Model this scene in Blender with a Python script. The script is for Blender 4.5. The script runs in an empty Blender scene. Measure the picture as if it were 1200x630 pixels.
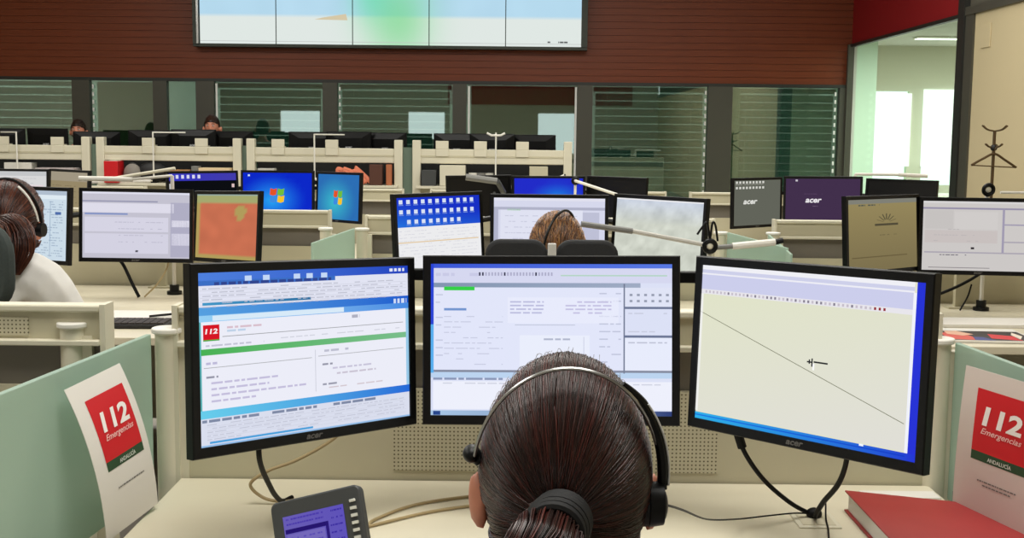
import bpy, bmesh, math, random
from mathutils import Matrix, Vector, noise

SC = bpy.context.scene
COL = SC.collection
R = math.radians

# ------------------------------------------------------------------ camera
cam_d = bpy.data.cameras.new('camera')
cam = bpy.data.objects.new('camera', cam_d)
COL.objects.link(cam)
cam_d.sensor_fit = 'HORIZONTAL'
cam_d.sensor_width = 36.0
cam_d.lens = 36.0 * 1400.0 / 1200.0
cam_d.clip_start = 0.05
cam_d.clip_end = 200
cam.matrix_world = (Matrix.Translation((0, 0, 1.49)) @ Matrix.Rotation(R(90 - 6.32), 4, 'X')
                    @ Matrix.Rotation(R(0.6), 4, 'Z'))
SC.camera = cam

# ------------------------------------------------------------------ view, world, lights
vs = SC.view_settings
vs.view_transform = 'Standard'
vs.look = 'None'
vs.exposure = 0.0
vs.gamma = 1.0
vs.use_curve_mapping = False

world = bpy.data.worlds.new('world')
SC.world = world
world.use_nodes = True
wb = world.node_tree.nodes['Background']
wb.inputs[0].default_value = (0.93, 0.98, 1.0, 1)
wb.inputs[1].default_value = 2.2


def area(name, loc, rot, sx, sy, power, color=(1, 0.98, 0.93)):
    d = bpy.data.lights.new(name, 'AREA')
    d.shape = 'RECTANGLE'
    d.size = sx
    d.size_y = sy
    d.energy = power
    d.color = color
    o = bpy.data.objects.new(name, d)
    COL.objects.link(o)
    o.location = loc
    o.rotation_euler = rot
    return o


# ceiling light fields of the hall (bare area lights facing down; last one added to brighten the tan wall)
for i, (lx, ly, pw) in enumerate([(-4.6, 1.6, 115), (0.4, 1.6, 140), (-4.6, 6.2, 125), (0.4, 6.2, 135),
                                  (-4.6, 11.0, 105), (0.4, 11.0, 105), (3.3, 9.2, 85)]):
    area('ceiling_and_fill_light', (lx, ly, 4.33), (0, 0, 0), 2.6, 2.0, pw)
# added fill lights: one lifts the corridor blinds behind the glass, one brightens the office
area('ceiling_and_fill_light', (-2.2, 17.1, 2.58), (0, 0, 0), 13.0, 0.5, 90, (0.95, 1.0, 0.95))
area('ceiling_and_fill_light', (6.6, 14.2, 2.78), (0, 0, 0), 2.6, 2.2, 210, (1.0, 1.0, 0.96))


# ------------------------------------------------------------------ colours and materials
def lin(c):
    return tuple(((x / 255) / 12.92 if x <= 10 else ((x / 255 + 0.055) / 1.055) ** 2.4) for x in c)


def rgba(c):
    return (*lin(c), 1.0)


MATS = {}


def mat(name, col, rough=0.5, metal=0.0, noise_amt=0.0, noise_scale=20.0, spec=0.5, stretch=None, bump=0.0):
    if name in MATS:
        return MATS[name]
    m = bpy.data.materials.new(name)
    m.use_nodes = True
    nt = m.node_tree
    b = nt.nodes['Principled BSDF']
    b.inputs['Base Color'].default_value = rgba(col)
    b.inputs['Roughness'].default_value = rough
    b.inputs['Metallic'].default_value = metal
    b.inputs['Specular IOR Level'].default_value = spec
    if noise_amt > 0 or bump > 0:
        tc = nt.nodes.new('ShaderNodeTexCoord')
        mp = nt.nodes.new('ShaderNodeMapping')
        if stretch:
            mp.inputs['Scale'].default_value = stretch
        nz = nt.nodes.new('ShaderNodeTexNoise')
        nz.inputs['Scale'].default_value = noise_scale
        nz.inputs['Detail'].default_value = 4
        nt.links.new(tc.outputs['Object'], mp.inputs[0])
        nt.links.new(mp.outputs[0], nz.inputs['Vector'])
        if noise_amt > 0:
            mr = nt.nodes.new('ShaderNodeMapRange')
            mr.inputs['From Min'].default_value = 0.25
            mr.inputs['From Max'].default_value = 0.75
            mr.inputs['To Min'].default_value = 1 - noise_amt
            mr.inputs['To Max'].default_value = 1 + noise_amt
            nt.links.new(nz.outputs['Fac'], mr.inputs['Value'])
            mx = nt.nodes.new('ShaderNodeVectorMath')
            mx.operation = 'SCALE'
            mx.inputs[0].default_value = lin(col)
            nt.links.new(mr.outputs[0], mx.inputs['Scale'])
            nt.links.new(mx.outputs[0], b.inputs['Base Color'])
        if bump > 0:
            bp = nt.nodes.new('ShaderNodeBump')
            bp.inputs['Strength'].default_value = bump
            bp.inputs['Distance'].default_value = 0.002
            nt.links.new(nz.outputs['Fac'], bp.inputs['Height'])
            nt.links.new(bp.outputs[0], b.inputs['Normal'])
    MATS[name] = m
    return m


def glass_mat(name, tint, gloss, rough=0.02, transp=(1, 1, 1)):
    """thin window pane: tinted transparency plus a mirror share"""
    m = bpy.data.materials.new(name)
    m.use_nodes = True
    nt = m.node_tree
    nt.nodes.remove(nt.nodes['Principled BSDF'])
    out = nt.nodes['Material Output']
    t = nt.nodes.new('ShaderNodeBsdfTransparent')
    t.inputs[0].default_value = rgba(tint)
    g = nt.nodes.new('ShaderNodeBsdfGlossy')
    g.inputs['Roughness'].default_value = rough
    g.inputs['Color'].default_value = (0.9, 1.0, 0.95, 1)
    mx = nt.nodes.new('ShaderNodeMixShader')
    mx.inputs[0].default_value = gloss
    nt.links.new(t.outputs[0], mx.inputs[1])
    nt.links.new(g.outputs[0], mx.inputs[2])
    nt.links.new(mx.outputs[0], out.inputs[0])
    MATS[name] = m
    return m


def frosted_mat(name, col, see=0.25, trans=0.35):
    m = bpy.data.materials.new(name)
    m.use_nodes = True
    nt = m.node_tree
    nt.nodes.remove(nt.nodes['Principled BSDF'])
    out = nt.nodes['Material Output']
    d = nt.nodes.new('ShaderNodeBsdfDiffuse')
    d.inputs[0].default_value = rgba(col)
    tl = nt.nodes.new('ShaderNodeBsdfTranslucent')
    tl.inputs[0].default_value = rgba(col)
    tp = nt.nodes.new('ShaderNodeBsdfTransparent')
    tp.inputs[0].default_value = rgba(col)
    gl = nt.nodes.new('ShaderNodeBsdfGlossy')
    gl.inputs['Roughness'].default_value = 0.25
    a = nt.nodes.new('ShaderNodeMixShader')
    a.inputs[0].default_value = trans
    b = nt.nodes.new('ShaderNodeMixShader')
    b.inputs[0].default_value = see
    c = nt.nodes.new('ShaderNodeMixShader')
    c.inputs[0].default_value = 0.05
    nt.links.new(d.outputs[0], a.inputs[1])
    nt.links.new(tl.outputs[0], a.inputs[2])
    nt.links.new(a.outputs[0], b.inputs[1])
    nt.links.new(tp.outputs[0], b.inputs[2])
    nt.links.new(b.outputs[0], c.inputs[1])
    nt.links.new(gl.outputs[0], c.inputs[2])
    nt.links.new(c.outputs[0], out.inputs[0])
    MATS[name] = m
    return m


def emit_mat(name, col=None, strength=1.0, attr=None):
    m = bpy.data.materials.new(name)
    m.use_nodes = True
    nt = m.node_tree
    nt.nodes.remove(nt.nodes['Principled BSDF'])
    e = nt.nodes.new('ShaderNodeEmission')
    e.inputs[1].default_value = strength
    if attr:
        at = nt.nodes.new('ShaderNodeAttribute')
        at.attribute_name = attr
        nt.links.new(at.outputs['Color'], e.inputs[0])
    else:
        e.inputs[0].default_value = rgba(col)
    nt.links.new(e.outputs[0], nt.nodes['Material Output'].inputs[0])
    MATS[name] = m
    return m


def attr_mat(name, attr, rough=0.5, spec=0.4):
    m = bpy.data.materials.new(name)
    m.use_nodes = True
    nt = m.node_tree
    b = nt.nodes['Principled BSDF']
    b.inputs['Roughness'].default_value = rough
    b.inputs['Specular IOR Level'].default_value = spec
    at = nt.nodes.new('ShaderNodeAttribute')
    at.attribute_name = attr
    nt.links.new(at.outputs['Color'], b.inputs['Base Color'])
    MATS[name] = m
    return m


def perforated_mat(name, col, pitch=0.0088, dot=0.26):
    m = mat(name, col, 0.55)
    nt = m.node_tree
    b = nt.nodes['Principled BSDF']
    tc = nt.nodes.new('ShaderNodeTexCoord')
    sp = nt.nodes.new('ShaderNodeSeparateXYZ')
    nt.links.new(tc.outputs['Object'], sp.inputs[0])
    sq = []
    for ax in ('X', 'Z'):
        dv = nt.nodes.new('ShaderNodeMath')
        dv.operation = 'DIVIDE'
        dv.inputs[1].default_value = pitch
        nt.links.new(sp.outputs[ax], dv.inputs[0])
        fr = nt.nodes.new('ShaderNodeMath')
        fr.operation = 'FRACT'
        nt.links.new(dv.outputs[0], fr.inputs[0])
        sb = nt.nodes.new('ShaderNodeMath')
        sb.operation = 'SUBTRACT'
        sb.inputs[1].default_value = 0.5
        nt.links.new(fr.outputs[0], sb.inputs[0])
        ml = nt.nodes.new('ShaderNodeMath')
        ml.operation = 'MULTIPLY'
        nt.links.new(sb.outputs[0], ml.inputs[0])
        nt.links.new(sb.outputs[0], ml.inputs[1])
        sq.append(ml)
    ad = nt.nodes.new('ShaderNodeMath')
    nt.links.new(sq[0].outputs[0], ad.inputs[0])
    nt.links.new(sq[1].outputs[0], ad.inputs[1])
    lt = nt.nodes.new('ShaderNodeMath')
    lt.operation = 'LESS_THAN'
    lt.inputs[1].default_value = dot * dot
    nt.links.new(ad.outputs[0], lt.inputs[0])
    mx = nt.nodes.new('ShaderNodeMix')
    mx.data_type = 'RGBA'
    mx.inputs[6].default_value = rgba(col)
    mx.inputs[7].default_value = rgba((96, 88, 66))
    nt.links.new(lt.outputs[0], mx.inputs[0])
    nt.links.new(mx.outputs[2], b.inputs['Base Color'])
    return m


BEIGE = mat('beige_laminate', (196, 189, 162), 0.45, noise_amt=0.03, noise_scale=6)
CREAM = mat('cream_plastic', (218, 212, 190), 0.4)
DESKTOP = mat('pale_desktop', (216, 208, 184), 0.38, noise_amt=0.03, noise_scale=4)
PERF = perforated_mat('perforated_panel', (196, 189, 162), dot=0.22)
SLOT = mat('grey_slot', (112, 106, 96), 0.6)
BLACK = mat('black_plastic', (10, 10, 11), 0.42, spec=0.25)
BLACKM = mat('matt_black', (22, 22, 23), 0.6)
DGREY = mat('dark_grey_plastic', (62, 64, 64), 0.45)
MGREY = mat('mid_grey_plastic', (120, 120, 116), 0.45)
SILVER = mat('silver_metal', (190, 190, 188), 0.28, 1.0)
WHITE = mat('white_paint', (232, 229, 220), 0.45)
PAPER = mat('white_paper', (226, 222, 214), 0.7)
FROST = frosted_mat('frosted_green_glass', (206, 226, 214), 0.30, 0.42)
RUBBER = mat('black_rubber', (8, 8, 8), 0.55, spec=0.2)
TAN_CABLE = mat('beige_cable', (172, 152, 112), 0.5)
RED = mat('red_board', (205, 30, 38), 0.5)
GREEN = mat('dark_green_print', (38, 70, 44), 0.6)
INK = mat('grey_ink', (110, 106, 104), 0.7)
SCREEN = emit_mat('screen_picture', attr='Col', strength=1.0)
PRINT = attr_mat('printed_paper', 'Col', 0.6)
SKIN = mat('skin', (214, 140, 112), 0.5, noise_amt=0.05, noise_scale=40)
HAIR = attr_mat('hair_strands', 'Col', 0.33, 0.55)
LIP = mat('lips', (176, 88, 84), 0.5)
EYE = mat('eye_white', (228, 224, 218), 0.3)
IRIS = mat('iris', (50, 34, 24), 0.3)
CHAIR = mat('black_chair_fabric', (30, 31, 33), 0.85, noise_amt=0.15, noise_scale=150)
CHAIRG = mat('dark_green_grey_fabric', (52, 60, 58), 0.85, noise_amt=0.15, noise_scale=150)


# ------------------------------------------------------------------ mesh builder
class MB:
    def __init__(self):
        self.v, self.f = [], []

    def add(self, vs, fs):
        o = len(self.v)
        self.v += [tuple(p) for p in vs]
        self.f += [tuple(i + o for i in f) for f in fs]
        return self

    def box(self, c, s, M=None):
        x, y, z = (s[0] / 2, s[1] / 2, s[2] / 2)
        vs = [Vector((c[0] + a * x, c[1] + b * y, c[2] + d * z)) for a in (-1, 1) for b in (-1, 1) for d in (-1, 1)]
        if M is not None:
            vs = [M @ p for p in vs]
        return self.add(vs, [(0, 1, 3, 2), (4, 6, 7, 5), (0, 4, 5, 1), (2, 3, 7, 6), (0, 2, 6, 4), (1, 5, 7, 3)])

    def box2(self, a, b):
        return self.box([(a[i] + b[i]) / 2 for i in range(3)], [abs(b[i] - a[i]) for i in range(3)])

    def tube(self, pts, r, n=8, caps=True):
        pts = [Vector(p) for p in pts]
        rs = r if isinstance(r, (list, tuple)) else [r] * len(pts)
        rings = []
        up = Vector((0, 0, 1))
        prev = None
        for i, p in enumerate(pts):
            t = (pts[min(i + 1, len(pts) - 1)] - pts[max(i - 1, 0)])
            if t.length < 1e-9:
                t = Vector((0, 0, 1))
            t.normalize()
            if prev is None:
                ref = up if abs(t.dot(up)) < 0.9 else Vector((1, 0, 0))
                a = t.cross(ref).normalized()
            else:
                a = (prev - t * prev.dot(t))
                if a.length < 1e-6:
                    a = t.orthogonal()
                a.normalize()
            prev = a
            b = t.cross(a)
            rings.append([p + (a * math.cos(2 * math.pi * k / n) + b * math.sin(2 * math.pi * k / n)) * rs[i] for k in range(n)])
        vs = [q for rg in rings for q in rg]
        fs = []
        for i in range(len(pts) - 1):
            for k in range(n):
                k2 = (k + 1) % n
                fs.append((i * n + k, i * n + k2, (i + 1) * n + k2, (i + 1) * n + k))
        if caps:
            fs.append(tuple(reversed(range(n))))
            fs.append(tuple((len(pts) - 1) * n + k for k in range(n)))
        return self.add(vs, fs)

    def cyl(self, c, r, h, n=20, r2=None):
        return self.tube([c, (c[0], c[1], c[2] + h)], [r, r if r2 is None else r2], n)

    def ring(self, c, axis, R_, r, n=24, m=8):
        axis = Vector(axis).normalized()
        a = axis.orthogonal().normalized()
        b = axis.cross(a)
        vs, fs = [], []
        for i in range(n):
            d = a * math.cos(2 * math.pi * i / n) + b * math.sin(2 * math.pi * i / n)
            for j in range(m):
                t = 2 * math.pi * j / m
                vs.append(Vector(c) + d * (R_ + r * math.cos(t)) + axis * (r * math.sin(t)))
        for i in range(n):
            for j in range(m):
                i2, j2 = (i + 1) % n, (j + 1) % m
                fs.append((i * m + j, i2 * m + j, i2 * m + j2, i * m + j2))
        return self.add(vs, fs)

    def ellipsoid(self, c, r, M=None, nu=16, nv=10):
        vs, fs = [], []
        for j in range(nv + 1):
            ph = math.pi * j / nv
            for i in range(nu):
                th = 2 * math.pi * i / nu
                p = Vector((r[0] * math.sin(ph) * math.cos(th), r[1] * math.sin(ph) * math.sin(th), r[2] * math.cos(ph)))
                if M is not None:
                    p = M @ p
                vs.append(p + Vector(c))
        for j in range(nv):
            for i in range(nu):
                i2 = (i + 1) % nu
                fs.append((j * nu + i, (j + 1) * nu + i, (j + 1) * nu + i2, j * nu + i2))
        return self.add(vs, fs)

    def prism(self, poly, axis, a, b):
        """polygon of 2-D points extruded along an axis from a to b"""
        def P(p, t):
            return {'x': (t, p[0], p[1]), 'y': (p[0], t, p[1]), 'z': (p[0], p[1], t)}[axis]
        n = len(poly)
        vs = [P(p, a) for p in poly] + [P(p, b) for p in poly]
        fs = [tuple(range(n)), tuple(reversed(range(n, 2 * n)))]
        fs += [(i, (i + 1) % n, n + (i + 1) % n, n + i) for i in range(n)]
        return self.add(vs, fs)

    def mesh(self, name, smooth=35, fix=True):
        me = bpy.data.meshes.new(name)
        me.from_pydata(self.v, [], self.f)
        if fix:
            bm = bmesh.new()
            bm.from_mesh(me)
            bmesh.ops.recalc_face_normals(bm, faces=bm.faces)
            bm.to_mesh(me)
            bm.free()
        if smooth:
            me.polygons.foreach_set('use_smooth', [True] * len(me.polygons))
            me.set_sharp_from_angle(angle=R(smooth))
        return me

    def build(self, name, m, parent=None, bevel=0.0, smooth=35, label=None):
        o = bpy.data.objects.new(name, self.mesh(name, smooth))
        o.data.materials.append(m)
        COL.objects.link(o)
        if parent is not None:
            o.parent = parent
        if bevel:
            b = o.modifiers.new('bevel', 'BEVEL')
            b.width = bevel
            b.segments = 2
            b.limit_method = 'ANGLE'
        if label:
            o['label'] = label
        return o


def rrect(w, h, r, n=5):
    pts = []
    for cx, cy, a0 in ((w / 2 - r, h / 2 - r, 0), (-w / 2 + r, h / 2 - r, 90), (-w / 2 + r, -h / 2 + r, 180), (w / 2 - r, -h / 2 + r, 270)):
        for k in range(n + 1):
            a = R(a0 + 90 * k / n)
            pts.append((cx + r * math.cos(a), cy + r * math.sin(a)))
    return pts


def thing(name, label, cat, loc=(0, 0, 0), rz=0.0, group=None):
    o = bpy.data.objects.new(name, None)
    COL.objects.link(o)
    o.empty_display_size = 0.1
    o.location = loc
    o.rotation_euler = (0, 0, rz)
    o['label'] = label
    o['category'] = cat
    if group:
        o['group'] = group
    return o


def tag(o, label, cat, group=None):
    o['label'] = label
    o['category'] = cat
    if group:
        o['group'] = group
    return o


def struct(o):
    o['kind'] = 'structure'
    return o


def copy_tree(o, parent=None):
    c = o.copy()
    COL.objects.link(c)
    if parent is not None:
        c.parent = parent
    for ch in list(o.children):
        copy_tree(ch, c)
    return c


def dup(o, loc, rz, label, group=None):
    c = copy_tree(o)
    c.location = loc
    c.rotation_euler = (0, 0, rz)
    c['label'] = label
    if group:
        c['group'] = group
    return c


def text_outline(s, shear=0.0, bold=0.0):
    """flat text as vertices in a 0..1 box plus faces and aspect"""
    cu = bpy.data.curves.new('lettering', 'FONT')
    cu.body = s
    cu.size = 1.0
    cu.shear = shear
    cu.offset = bold
    cu.resolution_u = 3
    o = bpy.data.objects.new('lettering', cu)
    COL.objects.link(o)
    dg = bpy.context.evaluated_depsgraph_get()
    me = bpy.data.meshes.new_from_object(o.evaluated_get(dg))
    vs = [(v.co.x, v.co.y) for v in me.vertices]
    fs = [tuple(p.vertices) for p in me.polygons]
    bpy.data.objects.remove(o)
    bpy.data.curves.remove(cu)
    bpy.data.meshes.remove(me)
    x0, x1 = min(v[0] for v in vs), max(v[0] for v in vs)
    y0, y1 = min(v[1] for v in vs), max(v[1] for v in vs)
    return [((x - x0) / (x1 - x0), (y - y0) / (y1 - y0)) for x, y in vs], fs, (x1 - x0) / (y1 - y0)


TXT = {'112': text_outline('112', 0.12, 0.035), 'acer': text_outline('acer', 0.25, 0.03),
       'Emergencias': text_outline('Emergencias', 0.35, 0.012), 'ANDALUCIA': text_outline('ANDALUC\u00cdA', 0.0, 0.015)}


class Flat:
    """flat picture built of coloured faces (screen image or print); u right, v down, layers step towards the viewer"""

    def __init__(self, P, seed=1):
        self.P = P                      # (u, v, layer) -> point
        self.soft = 0.0
        self.v, self.f, self.c = [], [], []
        self.rnd = random.Random(seed)

    def poly(self, pts, col, L=1):
        o = len(self.v)
        self.v += [self.P(u, v, L) for u, v in pts]
        self.f.append(tuple(range(o, o + len(pts))))
        cs = col if isinstance(col, list) else [col] * len(pts)
        self.c += [rgba(c) for c in cs]

    def rect(self, u0, v0, u1, v1, col, L=1, col2=None, n=1):
        """col2: colour at the right-hand end"""
        for k in range(n):
            a, b = v0 + (v1 - v0) * k / n, v0 + (v1 - v0) * (k + 1) / n
            c2 = col2 or col
            self.poly([(u0, b), (u1, b), (u1, a), (u0, a)], [col, c2, c2, col], L)

    def grid(self, u0, v0, u1, v1, nu, nv, fn, L=1):
        for i in range(nu):
            for j in range(nv):
                q = [(u0 + (u1 - u0) * (i + a) / nu, v0 + (v1 - v0) * (j + b) / nv) for a, b in ((0, 1), (1, 1), (1, 0), (0, 0))]
                self.poly(q, [fn(*p) for p in q], L)

    def words(self, u0, u1, v, h, col, L=3, fill=0.8, lo=0.012, hi=0.05):
        u = u0
        if self.soft:
            col = tuple(c + (k - c) * self.soft for c, k in zip(col, (226, 228, 243)))
        while u < u1:
            w = self.rnd.uniform(lo, hi)
            if self.rnd.random() < fill:
                self.rect(u, v, min(u + w, u1), v + h, col, L)
            u += w + 0.008

    def text(self, key, u0, v0, u1, v1, col, L=4):
        vs, fs, _ = TXT[key]
        o = len(self.v)
        self.v += [self.P(u0 + (u1 - u0) * x, v1 + (v0 - v1) * y, L) for x, y in vs]
        for f in fs:
            self.f.append(tuple(i + o for i in f))
            self.c += [rgba(col)] * len(f)

    def build(self, name, m, parent):
        me = bpy.data.meshes.new(name)
        me.from_pydata(self.v, [], self.f)
        at = me.color_attributes.new('Col', 'FLOAT_COLOR', 'CORNER')
        at.data.foreach_set('color', [x for c in self.c for x in c])
        me.materials.append(m)
        o = bpy.data.objects.new(name, me)
        COL.objects.link(o)
        o.parent = parent
        return o


# ------------------------------------------------------------------ the hall
XL, XR, YB, YR, ZC = -9.0, 4.4, 15.8, -5.0, 4.4
FLOOR = mat('grey_floor', (150, 146, 138), 0.5, noise_amt=0.05, noise_scale=3)
WALLW = mat('warm_white_wall', (206, 198, 178), 0.8, noise_amt=0.02, noise_scale=2)
TANW = mat('tan_wall', (206, 190, 152), 0.8, noise_amt=0.02, noise_scale=1.5)
CEIL = mat('ceiling_tiles', (222, 220, 212), 0.9)
REDP = mat('deep_red_panel', (150, 8, 18), 0.55)
FRAME = mat('dark_olive_frame', (74, 72, 62), 0.45)
FRAMED = mat('dark_frame', (38, 38, 34), 0.45)

struct(MB().box2((XL, YR, -0.1), (9.4, 19.0, 0)).build('floor', FLOOR))
struct(MB().box2((XL, YR, ZC), (XR + 0.12, YB + 0.1, ZC + 0.1)).build('ceiling', CEIL))
struct(MB().box2((XL - 0.1, YR, 0), (XL, YB, ZC)).build('wall_left', WALLW))
struct(MB().box2((XL, 12.25, 0.0), (1.25, YB - 0.02, 0.36)).build('floor', FLOOR))   # raised tier at the back

# wall behind the photographer with its windows
mb = MB()
REAR_W = [(-7.1, -5.9), (-3.2, -2.1), (0.75, 1.95)]
xs = XL
for a, b in REAR_W + [(XR, XR)]:
    mb.box2((xs, YR - 0.1, 1.0), (a, YR, 2.2))
    xs = b
mb.box2((XL, YR - 0.1, 0), (XR, YR, 1.0))
mb.box2((XL, YR - 0.1, 2.2), (XR, YR, ZC))
struct(mb.build('wall_rear', WALLW))
struct(MB().box2((-2.0, YR, 2.45), (3.6, YR + 0.03, 3.2)).build('trim_1', REDP))

# back wall: slatted wood above the glazed corridor
WOOD = mat('reddish_wood', (120, 54, 24), 0.42, noise_amt=0.2, noise_scale=7, stretch=(0.25, 1, 9), spec=0.35)
wall = struct(MB().box2((XL, YB + 0.03, 2.2), (XR, YB + 0.12, ZC)).build('wall_back', mat('wood_backing', (72, 32, 16), 0.8)))
pl = None
ph = 0.087
for k in range(25):
    z0 = 2.205 + k * ph
    if pl is None:
        pl = MB().box2((XL, 0, 0), (XR, 0.03, ph - 0.004)).build('plank', WOOD, wall, 0.0)
        o = pl
    else:
        o = pl.copy()
        COL.objects.link(o)
    o.location = (0, YB - (0.002 if k % 2 else 0.0), z0)
struct(MB().box2((XL, YB - 0.03, 2.165), (XR, YB + 0.12, 2.205)).build('trim_2', FRAMED))

# corridor behind the glass
CORR = mat('corridor_wall', (216, 212, 206), 0.8)
mb = MB()
mb.box2((XL, 18.0, 0), (4.4, 18.1, 2.6))
struct(mb.build('wall_corridor', CORR))
struct(MB().box2((XR, YB + 0.1, 0), (XR + 0.1, 18.1, 2.84)).build('wall_corridor', CORR))
struct(MB().box2((XL, YB + 0.12, 2.6), (XR, 18.1, 2.7)).build('ceiling', CORR))
PANE = glass_mat('green_tinted_pane', (186, 210, 202), 0.20, 0.015)
SLATM = mat('grey_green_blind_slat', (150, 170, 162), 0.5)
BLINDF = mat('olive_roller_blind', (150, 140, 106), 0.8)


def slat_mesh(w):
    m = MB()
    m.prism([(-0.006, 0.086), (0.0, 0.044), (0.006, 0.0), (0.009, 0.0), (0.003, 0.044), (-0.003, 0.087)], 'x', 0, w)
    return m.mesh('slat', 0)


# (left, right) of each pane in metres, kind of blind
PANES = [(-7.9, -5.78, 'slat'), (-5.55, -4.72, 'plain'), (-4.54, -4.16, 'none'), (-3.92, -2.5, 'slat'),
         (-2.31, -0.8, 'slat'), (-0.62, 0.83, 'plain'), (1.03, 2.54, 'slat'), (2.86, 4.26, 'slat')]
for i, (a, b, kind) in enumerate(PANES):
    w = struct(MB().box2((a, YB + 0.02, 0.06), (b, YB + 0.028, 2.165)).build('window_%d' % (i + 1), PANE))
    fr = MB()
    nxt = PANES[i + 1][0] if i + 1 < len(PANES) else XR
    fr.box2((b, YB - 0.03, 0.0), (nxt, YB + 0.09, 2.165))
    if i == 0:
        fr.box2((XL, YB - 0.03, 0.0), (a, YB + 0.09, 2.165))
    fr.box2((a, YB - 0.02, 0), (b, YB + 0.08, 0.06))
    fr.build('window_frame', FRAME, w)
    if kind == 'slat':
        sm = slat_mesh(b - a - 0.09)
        sm.materials.append(SLATM)
        MB().box2((a + 0.02, YB + 0.09, 2.09), (b - 0.02, YB + 0.14, 2.15)).build('blind_headrail', SLATM, w)
        for k in range(14):
            o = bpy.data.objects.new('slat', sm)
            COL.objects.link(o)
            o.parent = w
            o.location = (a + 0.045, YB + 0.115, 1.98 - k * 0.1)
            o.rotation_euler = (R(-7), 0, 0)
        t = MB()
        for x in (a + 0.2, b - 0.2):
            t.tube([(x, YB + 0.10, 2.1), (x, YB + 0.10, 0.68)], 0.002, 5)
        t.build('blind_cord', WHITE, w)
    elif kind == 'plain':
        MB().box2((a + 0.06, YB + 0.10, 0.4), (b - 0.01, YB + 0.105, 2.15)).build('roller_blind', BLINDF, w)
# white strips painted in for daylight leaking past the blind edges
SLIT = mat('white_daylight_slit', (250, 250, 246), 0.5)
for i, x, dotted in ((1, -5.52, 1), (3, -3.905, 0), (4, -2.29, 1), (5, -0.60, 0), (5, 0.80, 0), (6, 2.50, 1), (7, 4.2, 1)):
    w = bpy.data.objects['window_%d' % (i + 1)]
    t = MB()
    if dotted:
        for k in range(15):
            t.box2((x, YB - 0.006, 2.06 - k * 0.1), (x + 0.022, YB + 0.004, 2.11 - k * 0.1))
    else:
        t.box2((x, YB - 0.006, 0.7), (x + 0.026, YB + 0.004, 2.14))
    t.build('daylight_slit', SLIT, w)
MB().box2((2.875, YB + 0.04, 0.1), (2.975, YB + 0.05, 2.15)).build('blind_edge', mat('pale_blind_edge', (196, 204, 190), 0.6), bpy.data.objects['window_8'])

# right-hand wall: red panel over a glazed office, then plain tan wall
struct(MB().box2((XR, 11.95, 2.72), (XR + 0.12, YB + 0.1, ZC)).build('wall_right', REDP))
struct(MB().box2((XR, YR, 0), (XR + 0.12, 11.62, 2.72)).build('wall_right', TANW))
struct(MB().box2((XR + 0.02, YR, 2.72), (XR + 0.12, 11.95, ZC)).build('wall_right', mat('upper_grey_wall', (92, 88, 76), 0.8)))
t = struct(MB().box2((XR - 0.04, 11.80, 0), (XR + 0.14, 11.96, ZC)).build('trim_3', FRAMED))
MB().box2((XR - 0.02, 11.60, 0), (XR + 0.13, 11.80, 2.72)).build('post_cladding', FRAME, t)
struct(MB().box2((XR - 0.03, YR, 2.70), (XR + 0.02, 11.8, 2.78)).build('trim_4', FRAME))
struct(MB().box2((XR - 0.03, 11.95, 2.69), (XR + 0.03, YB, 2.73)).build('trim_5', FRAMED))
struct(MB().box2((XR - 0.06, YB - 0.06, 0), (XR + 0.02, YB + 0.02, 2.72)).build('trim_6', FRAME))
struct(MB().box2((XR + 0.04, 11.96, 0.0), (XR + 0.05, YB, 2.69)).build('window_9', glass_mat('clear_pane', (240, 250, 242), 0.04)))
# small wall switch plate
o = MB().box2((XR - 0.012, 11.2, 2.36), (XR, 11.42, 2.58)).build('wall_box', TANW, None, 0.004)
tag(o, 'tan square box high on the tan wall beside the dark post', 'wall box')

# bright office beyond the side glazing
OFFW = mat('office_wall', (216, 214, 196), 0.85)
mb = MB()
mb.box2((XR + 0.1, 17.5, 0), (9.4, 17.6, 0.85)).box2((XR + 0.1, 17.5, 2.2), (9.4, 17.6, 2.9))
for a, b in ((XR + 0.1, 5.22), (5.74, 5.95), (6.5, 6.7), (7.3, 7.4), (8.0, 9.4)):
    mb.box2((a, 17.5, 0.85), (b, 17.6, 2.2))
mb.box2((9.3, 8, 0), (9.4, 17.6, 2.9))
mb.box2((XR + 0.12, 8.0, 0), (9.4, 8.1, 2.9))
struct(mb.build('wall_office', OFFW))
struct(MB().box2((XR + 0.12, 8.0, 2.85), (9.4, 17.6, 2.95)).build('ceiling', CEIL))
struct(MB().box2((XR + 0.12, 16.3, 0), (XR + 0.49, 16.36, 2.84)).build('wall_office', mat('mint_office_panel', (214, 234, 218), 0.7)))
BLW = emit_mat('backlit_roller_blind', (252, 253, 250), 1.7)
for n, (a, b) in enumerate(((5.22, 5.74), (5.95, 6.5), (6.7, 7.3), (7.4, 8.0))):
    w = struct(MB().box2((a, 17.54, 0.85), (b, 17.55, 2.2)).build('window_%d' % (10 + n), MATS['clear_pane']))
    MB().box2((a - 0.02, 17.46, 1.12), (b + 0.02, 17.47, 2.17 + 0.06 * (n % 2))).build('roller_blind', BLW, w)
STRIP = emit_mat('strip_lamp', (255, 252, 240), 4.0)
for n, y in enumerate((13.9, 15.9)):
    t = thing('strip_light', ('nearer' if n == 0 else 'farther') + ' long white strip light on the ceiling of the glazed office', 'ceiling light', (6.6, y, 2.85))
    MB().box2((-1.35, -0.09, -0.03), (1.35, 0.09, 0)).build('housing', WHITE, t)
    MB().box2((-1.33, -0.07, -0.038), (1.33, 0.07, -0.03)).build('diffuser', STRIP, t)
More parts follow.
